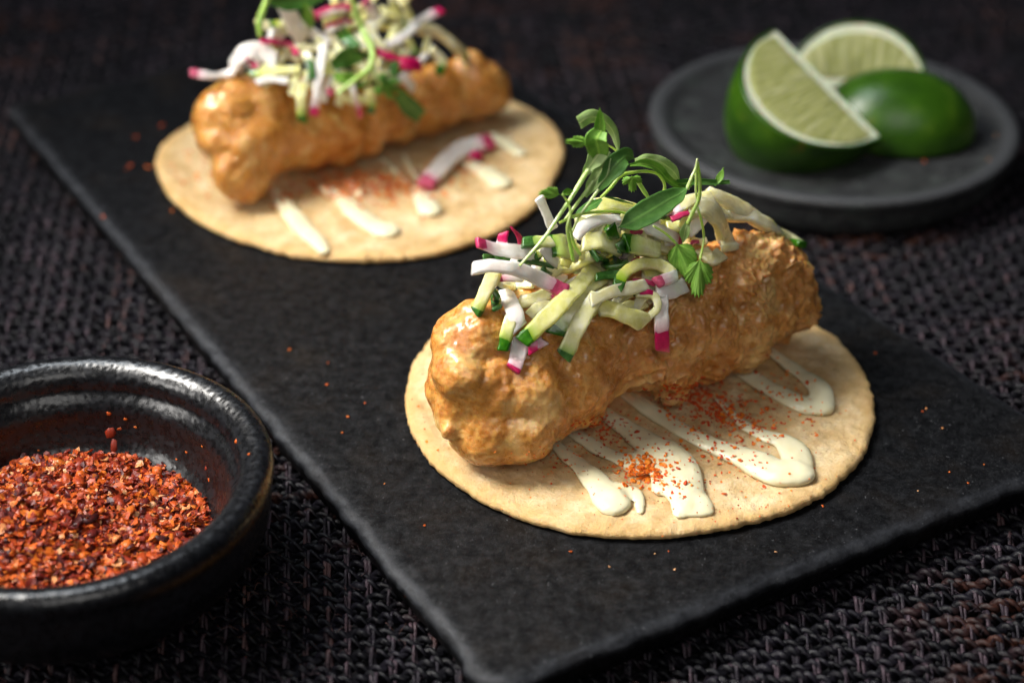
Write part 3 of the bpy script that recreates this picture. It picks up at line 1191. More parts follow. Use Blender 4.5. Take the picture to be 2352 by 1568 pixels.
w1 = lime_by_face(lime_at(915, 165, .4), lime_at(1535, 795, -2.6), -.8 * RGT + .6 * DWN - .94 * FWD, 3.7, math.radians(44))
tag(w1, 'lime wedge leaning forward, long pale cut face edged by dark green peel', 'lime wedge', 'lime wedges on the stone plate')
w2 = lime_by_face(lime_at(985, 490, 1.6), lime_at(1800, 520, 1.2), UPV - .12 * FWD, 2.2, math.radians(38))
tag(w2, 'lime wedge at the back, its round streaked cut face showing', 'lime wedge', 'lime wedges on the stone plate')
w3 = lime_wedge(lime_at(1170, 690, -.5), lime_at(2070, 750, -.8), Vector((.02, -.30, .95)), 1.85, math.radians(80))
tag(w3, 'lime wedge lying cut side down, glossy green peel upward', 'lime wedge', 'lime wedges on the stone plate')


# ================================================================ SALAD
def ZS(x, y):   # close view of the cilantro
    return (1500 + x / 2.851) * .784, (250 + y / 2.851) * .784


KS = .784 / 2.851


class Mound:
    """the heap of salad: its pieces lie on the fillet or on the heap's own rounded top"""

    def __init__(s, fb, c, ax, r, n):
        s.fb, s.c, s.r = fb, c, r
        x = ax.normalized()
        z = Vector((0, 0, 1))
        y = z.cross(x)
        s.m = Matrix((x, y, z))
        s.n = n

    def hit(s, px, py, lift=0.0):
        d = ray(px, py)
        ts = []
        h = s.fb.ray_cast(EYE, d)
        if h[0] is not None:
            ts.append(h[3])
        o = s.m @ (EYE - s.c)
        dd = s.m @ d
        o = Vector((o[i] / s.r[i] for i in range(3)))
        dd = Vector((dd[i] / s.r[i] for i in range(3)))
        a, b, c = dd.dot(dd), 2 * o.dot(dd), o.dot(o) - 1
        q = b * b - 4 * a * c
        if q > 0:
            ts.append((-b - math.sqrt(q)) / (2 * a))
        if not ts:
            ts = [(s.c - EYE).dot(s.n) / d.dot(s.n)]
        return EYE + d * (min(ts) - lift)

    def up(s, p):
        o = s.m @ (p - s.c)
        g = Vector((o[i] / s.r[i] ** 2 for i in range(3)))
        g = s.m.transposed() @ g
        if g.length < 1e-6:
            g = Vector((0, 0, 1))
        return g.normalized()


mc1 = on_plane(1395, 655, AX1a + AN1 * .1, AN1)
MO1 = Mound(FB1, Vector((mc1.x, mc1.y, 2.75)), AD1, (3.75, 1.75, 1.55), AN1)
mc2 = on_plane(*ZF(1040, 470), FX + AN2 * .1, AN2)
MO2 = Mound(FB2, Vector((mc2.x, mc2.y, 2.6)), AD2, (4.6, 1.9, 2.0), AN2)


def strip(name, path, w, h, mat, skin=None, s0=None, s1=None, seed=0, n=26, twist=0.0, mound=None, taper=(1, 1), cut=.0):
    """a julienne strip: squarish section swept along a path; s0/s1 = length (cm) of coloured skin at its ends"""
    rs = random.Random(seed)
    P, L = catmull(path, n)
    K = 12
    sec = []
    for k in range(K):
        a = 2 * math.pi * (k + .5) / K
        c, s = math.cos(a), math.sin(a)
        e = .36
        sec.append((math.copysign(abs(c) ** e, c) * .5, math.copysign(abs(s) ** e, s) * .5))
    frames = []
    for i, p in enumerate(P):
        t = (P[min(i + 1, n - 1)] - P[max(i - 1, 0)]).normalized()
        vw = (EYE - p).normalized()
        u = vw * .65 + (mound.up(p) if mound else Vector((0, 0, 1))) * .5
        u = (u - t * u.dot(t))
        if u.length < .05:
            u = t.orthogonal()
        u.normalize()
        sd = t.cross(u)
        a = twist * (i / (n - 1) - .5)
        frames.append((p, t, sd * math.cos(a) + u * math.sin(a), u * math.cos(a) - sd * math.sin(a)))

    def pos(t, k, shrink=1.0):
        t = max(0, min(1, t))
        x = t * (n - 1)
        i = min(int(x), n - 2)
        u = x - i
        f0, f1 = frames[i], frames[i + 1]
        p = f0[0].lerp(f1[0], u)
        sd = f0[2].lerp(f1[2], u)
        up = f0[3].lerp(f1[3], u)
        tp = taper[0] + (taper[1] - taper[0]) * t
        ww = w * tp * (1 + .22 * noise.noise(Vector((t * L * 1.5, seed, 0)))) * shrink
        hh = h * (1 + .25 * noise.noise(Vector((t * L * 1.5, seed, 9)))) * shrink
        q = p + sd * (sec[k][0] * ww) + up * (sec[k][1] * hh)
        j = noise.noise_vector(q * 3.2 + Vector((seed, 0, 0))) * .026 + noise.noise_vector(q * 8) * .010
        if cut and k < 100:
            q += frames[i][1] * (cut * sec[k][0] * w * (1 if t > .5 else -1) * (1 if (t < .04 or t > .96) else 0))
        return q + j
    a0 = 0.0 if not s0 else min(.45, s0 / L)
    a1 = 1.0 if not s1 else 1 - min(.75, s1 / L)
    jag0 = [rs.uniform(-1, 1) * min(.09, (s0 or 0) * .28) / L for _ in range(K)]
    jag1 = [rs.uniform(-1, 1) * min(.09, (s1 or 0) * .28) / L for _ in range(K)]

    def tube(ts, lo, hi, capa, capb):
        V, Fc, G, A1, A2 = [], [], [], [], []
        rings = list(ts)
        m_ = len(rings)
        for j, t in enumerate(rings):
            for k in range(K):
                tt = t
                if j == 0 and lo is not None:
                    tt += lo[k]
                if j == m_ - 1 and hi is not None:
                    tt += hi[k]
                V.append(pos(tt, k))
                A1.append(tt * L)
                A2.append(abs(k / K - .5) * 2)
                g = 0
                if s0:
                    g = max(g, 1 - (tt - a0) * L / .42)
                if s1:
                    g = max(g, 1 - (a1 - tt) * L / .42)
                G.append(max(0, min(1, g)) ** 1.4)
        for j in range(m_ - 1):
            for k in range(K):
                a, b = j * K + k, j * K + (k + 1) % K
                Fc.append((a, b, b + K, a + K))

        def cap(j, flip):
            t = rings[j]
            base = len(V)
            tin = t + (.012 / L if flip else -.012 / L) * -1
            for k in range(K):
                V.append(pos(t, k, .86) + frames[0 if flip else n - 1][1] * (-.015 if flip else .015))
                G.append(G[j * K + k])
                A1.append(t * L)
                A2.append(abs(k / K - .5) * 2)
            for k in range(K):
                a, b = j * K + k, j * K + (k + 1) % K
                f = (a, b, base + (k + 1) % K, base + k)
                Fc.append(tuple(reversed(f)) if flip else f)
            f = tuple(base + k for k in range(K))
            Fc.append(tuple(reversed(f)) if flip else f)
        if capa:
            cap(0, True)
        if capb:
            cap(m_ - 1, False)
        return V, Fc, G, A1, A2
    m_ = max(6, int(n * 1.1 * (a1 - a0)))
    V, Fc, G, A1, A2 = tube([a0 + (a1 - a0) * i / (m_ - 1) for i in range(m_)], jag0 if s0 else None, jag1 if s1 else None, not s0, not s1)
    c = Vector(P[n // 2])
    me = mesh(name, [v_ - c for v_ in V], Fc, True, {'g': G, 'along': A1, 'around': A2})
    o = link(name, me, M[mat])
    o.location = c
    for s_len, lo, hi, jl, first in ((s0, 0.0, a0, jag0, True), (s1, a1, 1.0, jag1, False)):
        if s_len:
            q_ = 6
            ts = [lo + (hi - lo) * i / (q_ - 1) for i in range(q_)]
            V, Fc, G, A1, A2 = tube(ts, None if first else jl, jl if first else None, first, not first)
            link('skin', mesh('skin', [v_ - c for v_ in V], Fc, True, {'along': A1, 'around': A2}), M[skin], o)
    return o


KINDS_ = {'r': ('radish_strip', 'radish', 'radish_skin', 'radish strip'), 'c': ('cucumber_strip', 'cuke', 'cuke_skin', 'cucumber strip'),
          'p': ('cucumber_strip', 'cuke_pale', 'cuke_skin', 'cucumber strip'), 'R': ('radish_sliver', 'radish_skin', None, 'radish sliver'),
          'j': ('chile_dice', 'chile', 'cuke_skin', 'diced chile'), 's': ('cucumber_skin_piece', 'cuke_skin', None, 'cucumber skin')}


def pieces(rows, conv, kk, mound, where, group):
    for i, r in enumerate(rows):
        kind, pts, w, hr, s0, s1, lab = r[:7]
        opt = r[7] if len(r) > 7 else {}
        nm, mt, sk, cat = KINDS_[kind]
        P = [mound.hit(*conv(x, y), l) for x, y, l in pts]
        w_ = w * kk * depth(P[len(P) // 2]) / F * (.92 if len(where) < 5 else .74)
        if 'cut' not in opt:
            opt = dict(opt, cut=((i * 37) % 11 - 5) * .10)
        o = strip(nm, P, w_, w_ * hr * .72, mt, sk, s0, s1, seed=i * 3.7 + len(where), mound=mound, **opt)
        tag(o, lab, cat, group)


NEAR = [
    # pale under layer
    ('c', [(860, 1000, .1), (760, 1040, .12), (670, 1060, .1)], 80, .8, None, None, 'pale curled cucumber strip below the big white radish strip'),
    ('c', [(730, 1130, .2), (770, 1090, .28), (830, 1085, .2)], 62, .8, None, None, 'small coiled cucumber curl between two hanging strips on the sharp taco'),
    ('c', [(560, 960, .3), (640, 972, .34), (740, 955, .36)], 62, .7, None, None, 'short translucent cucumber strip tucked under the big white radish strip'),
    ('p', [(540, 900, .2), (490, 1010, .2), (440, 1110, .12)], 84, .7, None, .10, 'pale cucumber strip drooping off the left end, brown specks at its tip', {'taper': (1.05, .85)}),
    ('c', [(830, 880, .3), (940, 860, .5), (1060, 800, .45)], 100, .7, None, None, 'thick cucumber strip under the dark green chile pieces'),
    ('c', [(1010, 745, .35), (1100, 735, .4), (1190, 770, .35)], 105, .6, None, None, 'broad pale cucumber strip behind the ring of green chile'),
    ('c', [(1080, 545, .1), (1190, 545, .15), (1300, 580, .2)], 82, .6, None, None, 'pale cucumber strip under the tall cilantro stems at the heap top'),
    ('p', [(1480, 590, .15), (1560, 530, .25), (1690, 505, .15)], 84, .7, None, None, 'pale arched cucumber strip behind the large dark cilantro leaf'),
    ('p', [(1660, 480, -.3), (1800, 540, -.2), (1960, 640, -.1), (2090, 720, .05), (2170, 755, .1)], 92, .7, None, .28, 'long pale cucumber strip with green end over the fillet tip'),
    ('p', [(1740, 600, -.1), (1880, 600, .0), (2010, 660, .0), (2080, 715, .0)], 84, .7, None, None, 'pale cucumber strip lying in front of the long green-ended one'),
    ('c', [(1250, 690, .2), (1330, 800, .2), (1440, 830, .25)], 90, .7, None, None, 'cucumber strip under the looped cucumber curl'),
    ('c', [(1100, 940, .25), (1020, 980, .35), (930, 1010, .35)], 95, .7, None, None, 'pale cucumber strip right of the red-ended radish strip'),
    ('p', [(1330, 700, .3), (1420, 760, .3), (1520, 800, .3)], 70, .7, None, None, 'pale slanting cucumber strip under the large dark cilantro leaf'),
    ('p', [(1640, 790, .0), (1690, 830, .05), (1740, 810, .1)], 84, .8, None, None, 'cucumber strip end pressed against the upper fillet crust'),
    ('c', [(1000, 870, .2), (1110, 880, .25), (1230, 900, .2)], 95, .7, None, None, 'cucumber strip buried under the dark green chile block'),
    ('c', [(1330, 900, .15), (1430, 890, .2), (1530, 900, .15)], 80, .7, None, None, 'cucumber strip inside the loop of the curl'),
    # hanging strips, front
    ('c', [(1010, 1010, .35), (940, 1110, .45), (855, 1225, .25)], 112, .6, None, .22, 'cucumber strip with blurred green tip between the two long hanging ones', {'twist': .5}),
    ('c', [(1090, 1020, .5), (1040, 1090, .5), (980, 1190, .4), (910, 1345, .12)], 100, .75, None, .13, 'longest hanging cucumber strip, thin green rind at its lower end', {'taper': (.95, 1.05)}),
    ('c', [(660, 1090, .25), (620, 1170, .3), (585, 1310, .15)], 82, .7, None, .24, 'hanging cucumber strip with square green end beside a white radish strip', {'taper': (.9, 1.0)}),
    ('r', [(585, 1005, .45), (640, 1090, .5), (670, 1200, .35)], 96, .45, None, None, 'white radish strip hanging between two green-ended cucumber strips'),
    ('r', [(690, 1240, .12), (665, 1340, .1), (640, 1415, .1)], 94, .5, None, .05, 'white radish strip end low on the crust with thin red rim', {'twist': .3}),
    ('c', [(1070, 880, .6), (960, 1000, .75), (830, 1130, .6), (690, 1265, .35)], 100, .7, None, .26, 'long diagonal cucumber strip with green cut end, down from the centre'),
    ('c', [(1080, 1085, .25), (1200, 1110, .35), (1340, 1170, .2)], 108, .5, None, None, 'wide translucent cucumber slab draped over the front of the crust', {'twist': -.4}),
    ('c', [(1290, 1015, .4), (1380, 1020, .5), (1405, 1085, .42), (1365, 1130, .3)], 46, .8, None, None, 'hooked thin cucumber ring beside the hanging red-ended radish'),
    ('p', [(1050, 1050, .6), (1150, 1010, .65), (1250, 985, .62), (1345, 970, .6)], 76, .6, None, None, 'pale straight cucumber strip below the looped curl'),
    ('r', [(1420, 1040, .3), (1424, 1140, .3), (1428, 1230, .22), (1430, 1312, .15)], 90, .6, None, .48, 'radish strip hanging straight down the crust, bright red lower end'),
    ('r', [(1400, 1000, .4), (1480, 1000, .4), (1550, 970, .3)], 84, .6, None, None, 'greyish white radish strip under the lobed cilantro leaves'),
    ('r', [(1500, 920, .65), (1450, 940, .7), (1400, 955, .72)], 72, .9, None, .13, 'short radish stick with square red end facing out'),
    ('R', [(1275, 945, .5), (1340, 950, .55), (1390, 965, .5)], 30, .6, None, None, 'thin red radish sliver inside the looped cucumber curl'),
    ('R', [(1315, 1005, .55), (1350, 1002, .56), (1375, 1008, .54)], 26, .6, None, None, 'tiny red radish sliver below the square red radish end'),
    ('c', [(1190, 985, .65), (1225, 910, .8), (1310, 858, .85), (1420, 865, .8), (1490, 915, .65)], 66, .8, .26, None, 'looped cucumber curl with green end facing the big red tip'),
    # left group
    ('r', [(450, 740, .1), (540, 775, .2), (640, 790, .3), (740, 800, .3)], 84, .5, .20, None, 'pink-white radish strip with red pointed tip at the left edge', {'taper': (.75, 1.05)}),
    ('R', [(632, 662, .0), (665, 705, .05), (690, 760, .1)], 46, .5, None, None, 'pointed red radish shard standing up behind the left strips', {'taper': (.2, 1.2)}),
    ('r', [(592, 690, -.05), (584, 730, .0), (575, 780, .05)], 58, .5, .20, None, 'short pink radish end standing behind the pointed left strip'),
    ('r', [(775, 505, -.2), (815, 590, -.1), (850, 670, .0)], 56, .5, None, None, 'plain white radish strip standing up at the back left'),
    ('c', [(690, 745, .3), (760, 740, .35), (840, 740, .3)], 66, .8, .28, None, 'cucumber strip with dark green end behind the left radish tips'),
    ('c', [(830, 760, .3), (900, 760, .4), (980, 800, .3)], 130, .4, .12, None, 'broad cucumber slice with green rind edge beside the cilantro stems'),
    ('r', [(800, 770, .35), (830, 810, .4), (870, 850, .35)], 66, .5, None, None, 'ragged white radish flake below the broad green-edged slice'),
    ('s', [(670, 840, .35), (760, 850, .4), (860, 872, .35)], 34, .6, None, None, 'thin dark green cucumber skin strip above the big radish'),
    ('j', [(545, 822, .3), (580, 818, .32), (615, 820, .3)], 42, .8, None, None, 'small green dice on the left, right of its paler twin'),
    ('j', [(480, 822, .2), (510, 822, .22), (540, 830, .2)], 36, .8, None, None, 'small pale green dice at the far left under the radish tip'),
    ('j', [(545, 1010, .35), (548, 1050, .38), (555, 1090, .35)], 58, .7, None, None, 'dark green dice left of the hanging white radish strip'),
    ('r', [(560, 935, .25), (620, 930, .3), (690, 935, .3)], 46, .6, .10, None, 'thin red-edged radish strip showing below the big white one'),
    ('r', [(425, 878, .55), (540, 868, .7), (660, 885, .8), (760, 925, .85), (850, 970, .85), (925, 1010, .8)], 88, .55, None, .42, 'largest white radish strip with square red end across the front', {'taper': (.85, 1.08)}),
    ('r', [(800, 1265, .3), (765, 1285, .32), (725, 1305, .3)], 62, .9, None, .22, 'small radish cube with red face beside the green cucumber ends'),
    # dark pieces and top
    ('j', [(1065, 800, .7), (1120, 830, .75), (1190, 870, .7)], 118, .35, None, None, 'largest dark green chile block in the centre of the heap', {'twist': .6}),
    ('s', [(1080, 925, .72), (1140, 915, .75), (1210, 915, .7)], 58, .6, None, None, 'dark green cucumber skin bar under the largest chile block'),
    ('j', [(1150, 655, .65), (1160, 685, .68), (1170, 715, .65)], 68, .8, None, None, 'glossy dark green chile ring below the large cilantro leaf'),
    ('j', [(1200, 740, .6), (1225, 775, .65), (1250, 805, .6)], 46, .9, None, None, 'dark green chile dice at the left end of the ragged cucumber'),
    ('j', [(1195, 790, .6), (1215, 815, .6), (1235, 850, .55)], 46, .7, None, None, 'narrow dark chile sliver right of the largest chile block'),
    ('c', [(1235, 745, .7), (1310, 760, .8), (1410, 785, .7)], 108, .6, .10, None, 'ragged chunky cucumber piece with green rind near the heap centre'),
    ('s', [(790, 885, .6), (820, 895, .62), (850, 915, .6)], 44, .6, None, None, 'dark green skin scrap above the big radish strip'),
    ('R', [(1272, 860, .6), (1290, 840, .65), (1305, 820, .6)], 36, .6, None, None, 'red radish triangle above the looped cucumber curl', {'taper': (1.2, .4)}),
    ('r', [(965, 705, .6), (1020, 655, .75), (1100, 625, .7), (1200, 618, .5)], 80, .6, None, None, 'plain white radish strip beside the large dark cilantro leaf', {'taper': (1.0, .7)}),
    ('R', [(1480, 620, .5), (1530, 600, .52), (1580, 580, .5)], 34, .6, None, None, 'red radish sliver right of the large dark cilantro leaf'),
    ('r', [(1340, 660, .45), (1430, 690, .5), (1530, 740, .4)], 78, .5, None, .16, 'pinkish radish strip with purple end under the large cilantro leaf'),
    ('r', [(1560, 690, .3), (1600, 660, .4), (1650, 600, .3)], 80, .5, None, None, 'pale radish piece behind the hanging cilantro stems'),
    ('R', [(1580, 745, .4), (1610, 740, .4), (1640, 745, .4)], 26, .6, None, None, 'red radish sliver behind the lobed cilantro leaf stem'),
    ('R', [(1270, 690, .5), (1295, 685, .5), (1320, 690, .5)], 26, .6, None, None, 'small red radish sliver under the tip of the large leaf'),
    ('p', [(1560, 560, .3), (1660, 555, .45), (1725, 620, .55), (1760, 720, .45), (1790, 770, .3)], 106, .75, None, None, 'thick glossy pale cucumber curl bending down onto the fillet', {'taper': (.9, 1.0)}),
    ('p', [(1700, 560, .35), (1750, 590, .4), (1790, 600, .3)], 56, .8, None, None, 'small pale cucumber knob on the thick glossy curl'),
    ('p', [(1590, 730, .35), (1630, 740, .4), (1665, 735, .35)], 44, .7, None, None, 'small pale cucumber shred behind the lobed cilantro leaf'),
]
pieces(NEAR, Z1, K1, MO1, 'near', 'salad pieces on the sharp taco')

FAR = [
    ('c', [(600, 395, .2), (720, 380, .3), (860, 370, .3)], 62, .8, .16, None, 'blurred yellowish cucumber strip lying across the left of the far heap'),
    ('r', [(285, 385, -.1), (380, 400, .1), (470, 395, .2), (560, 350, .3)], 62, .5, .22, None, 'blurred radish strip with red tip overhanging the left end'),
    ('r', [(500, 370, .2), (560, 290, .3), (640, 265, .35), (740, 320, .35)], 125, .35, None, None, 'blurred broad white radish slice arched at the left of the far heap'),
    ('R', [(580, 310, .55), (605, 330, .56), (630, 355, .55)], 46, .6, None, None, 'blurred red radish spot on the broad white slice'),
    ('R', [(660, 215, .4), (740, 225, .42), (810, 240, .4), (850, 285, .4)], 42, .6, None, None, 'blurred red radish edge curving above the broad white slice'),
    ('r', [(790, 40, .1), (830, 120, .2), (880, 215, .2)], 118, .4, None, None, 'blurred white radish slice upright below the dark cilantro leaf'),
    ('r', [(940, 90, .3), (1030, 60, .4), (1130, 40, .3)], 66, .6, .16, .18, 'blurred red and white radish strip at the very top'),
    ('R', [(950, 75, .5), (1030, 40, .55), (1110, 30, .5)], 34, .6, None, None, 'blurred dark red radish edge at the very top'),
    ('r', [(1010, 165, .45), (1070, 130, .5), (1130, 105, .45)], 62, .6, None, .12, 'blurred pink radish strip left of the curved far stem'),
    ('R', [(1000, 145, .6), (1050, 125, .62), (1100, 110, .6)], 30, .6, None, None, 'blurred thin red radish line left of the curved far stem'),
    ('p', [(900, 280, .4), (930, 380, .45), (905, 440, .4)], 66, .7, None, None, 'blurred pale cucumber strip above the yellow hanging one'),
    ('c', [(890, 430, .35), (872, 520, .35), (878, 645, .25)], 66, .7, None, .20, 'blurred yellow cucumber strip hanging with a dark green end'),
    ('r', [(990, 240, .45), (970, 380, .5), (955, 500, .45), (940, 610, .3)], 64, .5, None, .22, 'blurred white radish strip hanging, its lower end red'),
    ('r', [(1140, 440, .35), (1160, 520, .35), (1190, 620, .2)], 42, .6, None, .40, 'blurred narrow radish strip hanging with a long red end'),
    ('R', [(1010, 480, .5), (1025, 490, .5), (1040, 500, .5)], 46, .8, None, None, 'blurred pink radish dot beside the curved far stem'),
    ('r', [(1330, 240, .3), (1420, 190, .4), (1490, 130, .35)], 62, .6, None, None, 'blurred pinkish radish strip rising towards the red tip'),
    ('r', [(1440, 150, .1), (1530, 95, .15), (1615, 55, .1)], 62, .6, None, .22, 'blurred radish strip pointing up right with bright red tip'),
    ('R', [(1260, 270, .4), (1370, 310, .45), (1480, 330, .4)], 52, .6, None, None, 'blurred long red radish strip on the right of the far heap'),
    ('R', [(1400, 330, .5), (1450, 345, .55), (1500, 350, .5)], 90, .5, None, None, 'blurred big dark red radish patch on the right of the far heap'),
    ('p', [(1500, 160, .0), (1590, 170, .1), (1680, 240, .1), (1750, 310, .05)], 76, .7, None, .14, 'blurred pale cucumber strip sliding off the right of the far heap'),
    ('p', [(1560, 260, .2), (1620, 330, .2), (1600, 390, .15)], 66, .7, None, .22, 'blurred pale cucumber strip with dark end right of the red patch'),
    ('p', [(1390, 20, .0), (1430, -30, .0), (1440, -80, .0)], 100, .6, None, None, 'blurred pale cucumber strip cut off by the top edge'),
    ('c', [(1300, 60, .1), (1350, 80, .15), (1400, 110, .1)], 80, .7, None, None, 'blurred cucumber strip beside the red-tipped far strip'),
    ('r', [(1210, 0, .2), (1250, 60, .25), (1280, 140, .2)], 80, .5, .14, None, 'blurred pink radish piece right of the curved far stem'),
    ('p', [(1230, 120, .4), (1260, 200, .45), (1310, 260, .4)], 66, .7, None, None, 'blurred pale cucumber strip beside the curved far stem'),
    ('s', [(1080, 170, .4), (1120, 210, .42), (1160, 250, .4)], 80, .5, None, None, 'blurred dark green skin piece behind the curved far stem'),
    ('s', [(1400, 300, .4), (1370, 350, .42), (1360, 400, .4)], 60, .5, None, None, 'blurred green skin piece left of the big red patch'),
    ('j', [(920, 320, .55), (925, 370, .56), (930, 420, .55)], 60, .5, None, None, 'blurred green chile dice beside the hanging white strip'),
    ('c', [(1050, 420, .3), (1080, 490, .3), (1070, 560, .25)], 60, .6, None, None, 'blurred olive cucumber strip under the curved far stem'),
    ('c', [(1230, 480, .25), (1250, 540, .25), (1240, 600, .2)], 60, .6, None, .2, 'blurred cucumber strip under the bright cilantro leaf'),
    ('r', [(1390, 400, .4), (1440, 440, .4), (1470, 470, .35)], 66, .5, None, None, 'blurred pale radish strip behind the bright cilantro leaf'),
    ('r', [(640, 440, .2), (700, 420, .25), (800, 430, .25)], 50, .6, None, None, 'blurred radish strip under the yellowish lying cucumber strip'),
    ('p', [(1010, 300, .25), (1100, 330, .3), (1200, 330, .3)], 80, .6, None, None, 'blurred cucumber strip behind the round far leaf'),
    ('p', [(1200, 380, .3), (1290, 400, .3), (1400, 430, .3)], 80, .6, None, None, 'blurred cucumber strip behind the forked far stem'),
    ('r', [(860, 120, .2), (940, 180, .25), (1010, 230, .3)], 80, .5, None, None, 'blurred white radish strip in the middle of the far heap'),
    ('p', [(1150, 180, .2), (1230, 240, .25), (1300, 330, .25)], 80, .6, None, None, 'blurred pale strip under the red right-hand radish strips'),
    ('p', [(640, 130, -.3), (760, 150, -.2), (900, 200, -.1)], 70, .6, None, None, 'blurred cucumber strip at the back of the far heap'),
]
pieces(FAR, ZF, K1, MO2, 'far heap', 'salad pieces on the blurred taco')


def inside(x, y, poly):
    r = False
    for i in range(len(poly)):
        (x0, y0), (x1, y1) = poly[i - 1], poly[i]
        if (y0 > y) != (y1 > y) and x < (x1 - x0) * (y - y0) / (y1 - y0) + x0:
            r = not r
    return r


def filler(mound, n, seed, conv, kk, poly, wr, label, group):
    """the thin strips under and between the bigger pieces, lying on the heap"""
    rs = random.Random(seed)
    xs, ys = [p[0] for p in poly], [p[1] for p in poly]
    made = 0
    while made < n:
        x, y = rs.uniform(min(xs), max(xs)), rs.uniform(min(ys), max(ys))
        a = rs.choice((rs.gauss(2.3, .5), rs.uniform(0, math.pi)))
        l = rs.uniform(90, 210)
        dx, dy = math.cos(a) * l / 2, math.sin(a) * l / 2
        if not (inside(x - dx, y - dy, poly) and inside(x + dx, y + dy, poly)):
            continue
        bx_, by_ = rs.uniform(-30, 30), rs.uniform(-30, 30)
        z = rs.uniform(-.30, .22)
        P = [mound.hit(*conv(x - dx, y - dy), z), mound.hit(*conv(x + bx_, y + by_), z + .08), mound.hit(*conv(x + dx, y + dy), z)]
        nm, mt, sk, cat = KINDS_[rs.choice('cccccppr')]
        w_ = rs.uniform(*wr)
        o = strip(nm, P, w_, w_ * .6, mt, sk, None, .10 if rs.random() < .35 else None, seed=100 + made + seed, n=18, mound=mound, twist=rs.uniform(-.8, .8))
        tag(o, label, cat, group)
        made += 1


filler(MO1, 74, 5, Z1, K1, [(500, 990), (640, 800), (820, 680), (1080, 560), (1500, 520), (1700, 520), (1700, 700), (1600, 800), (1480, 1000), (1330, 1140), (1020, 1200), (700, 1130)], (.18, .28), 'thin strip tangled between the bigger pieces of the sharp taco heap', 'thin strips in the sharp taco heap')
filler(MO2, 74, 6, ZF, K1, [(560, 400), (700, 130), (900, -40), (1420, -40), (1640, 230), (1480, 440), (1150, 560), (880, 540), (640, 450)], (.16, .26), 'blurred thin strip tangled in the heap of the farther taco', 'thin strips in the blurred taco heap')

# loose radish on the far tortilla
PR = [at(*ZF(x, y), z) for x, y, z in ((1530, 985, .45), (1620, 880, .55), (1730, 790, .62), (1880, 755, .5))]
o = strip('radish_strip', PR, 92 * K1 * depth(PR[1]) / F, .32, 'radish', 'radish_skin', .3, .38, seed=77)
tag(o, 'blurred loose radish strip, red at both ends, lying on the far tortilla', 'radish strip', 'salad pieces on the blurred taco')
PR = [at(*ZF(x, y), z) for x, y, z in ((1760, 815, .45), (1790, 825, .5), (1820, 820, .45))]
o = strip('radish_sliver', PR, .30, .2, 'radish_skin', None, seed=78)
tag(o, 'blurred purple radish scrap below the loose strip on the tortilla', 'radish sliver', 'salad pieces on the blurred taco')


# ================================================================ cilantro
def stem(path, widths, parent, mat='stem', n=30):
    P, L = catmull(path, n)
    K = 8
    V, Fc = [], []
    for i, p in enumerate(P):
        t = (P[min(i + 1, n - 1)] - P[max(i - 1, 0)]).normalized()
        u = Vector((.3, .8, .5))
        u = (u - t * u.dot(t)).normalized()
        s = t.cross(u)
        r = interp(widths, i / (n - 1)) * .42 * (1 + .10 * noise.noise(p * 4))
        for k in range(K):
            a = 2 * math.pi * k / K
            q = p + (s * math.cos(a) + u * math.sin(a)) * r * (1 - .14 * (k % 2))
            V.append(q - parent.location)
    for i in range(n - 1):
        for k in range(K):
            a, b = i * K + k, i * K + (k + 1) % K
            Fc.append((a, b, b + K, a + K))
    Fc.append(tuple(reversed(range(K))))
    Fc.append(tuple((n - 1) * K + k for k in range(K)))
    return link('stem', mesh('stem', V, Fc), M[mat], parent)


def blade(path, widths, parent, mat='leaf', tilt=0.0, cup=.2, n=34, fold=0.0):
    P, L = catmull(path, n)
    m_ = 12
    V, Fc, vein = [], [], []
    for side in (0, 1):
        for i, p in enumerate(P):
            t = (P[min(i + 1, n - 1)] - P[max(i - 1, 0)]).normalized()
            vw = (EYE - p).normalized()
            s = t.cross(vw)
            s.normalize()
            nn = s.cross(t)
            tl = tilt + fold * (i / (n - 1))
            s2 = s * math.cos(tl) + nn * math.sin(tl)
            n2 = nn * math.cos(tl) - s * math.sin(tl)
            w = interp(widths, i / (n - 1))
            for k in range(m_ + 1):
                x = -1 + 2 * k / m_
                q = p + s2 * (x * w / 2) + n2 * (cup * w * (x * x - .4) * .5 + .02 * noise.noise(p * 3 + Vector((x, 0, 0))) - (.022 * (1 - x * x) + .004) * side)
                V.append(q - parent.location)
                vv = max(0, 1 - abs(x) * 9)
                vv = max(vv, .5 * max(0, 1 - abs(math.sin((i / n * 13 - abs(x) * 3.0))) * 8) * (1 - abs(x)))
                vein.append(vv)
    o_ = n * (m_ + 1)
    for i in range(n - 1):
        for k in range(m_):
            a = i * (m_ + 1) + k
            f = (a, a + 1, a + m_ + 2, a + m_ + 1)
            Fc.append(f)
            Fc.append(tuple(reversed([q + o_ for q in f])))
    rim = [i * (m_ + 1) for i in range(n)]
    for i in range(n - 1):
        a, b = rim[i], rim[i + 1]
        Fc.append((a, b, b + o_, a + o_))
        a, b = rim[i] + m_, rim[i + 1] + m_
        Fc.append((b, a, a + o_, b + o_))
    return link('leaf', mesh('leaf', V, Fc, True, {'vein': vein}), M[mat], parent)


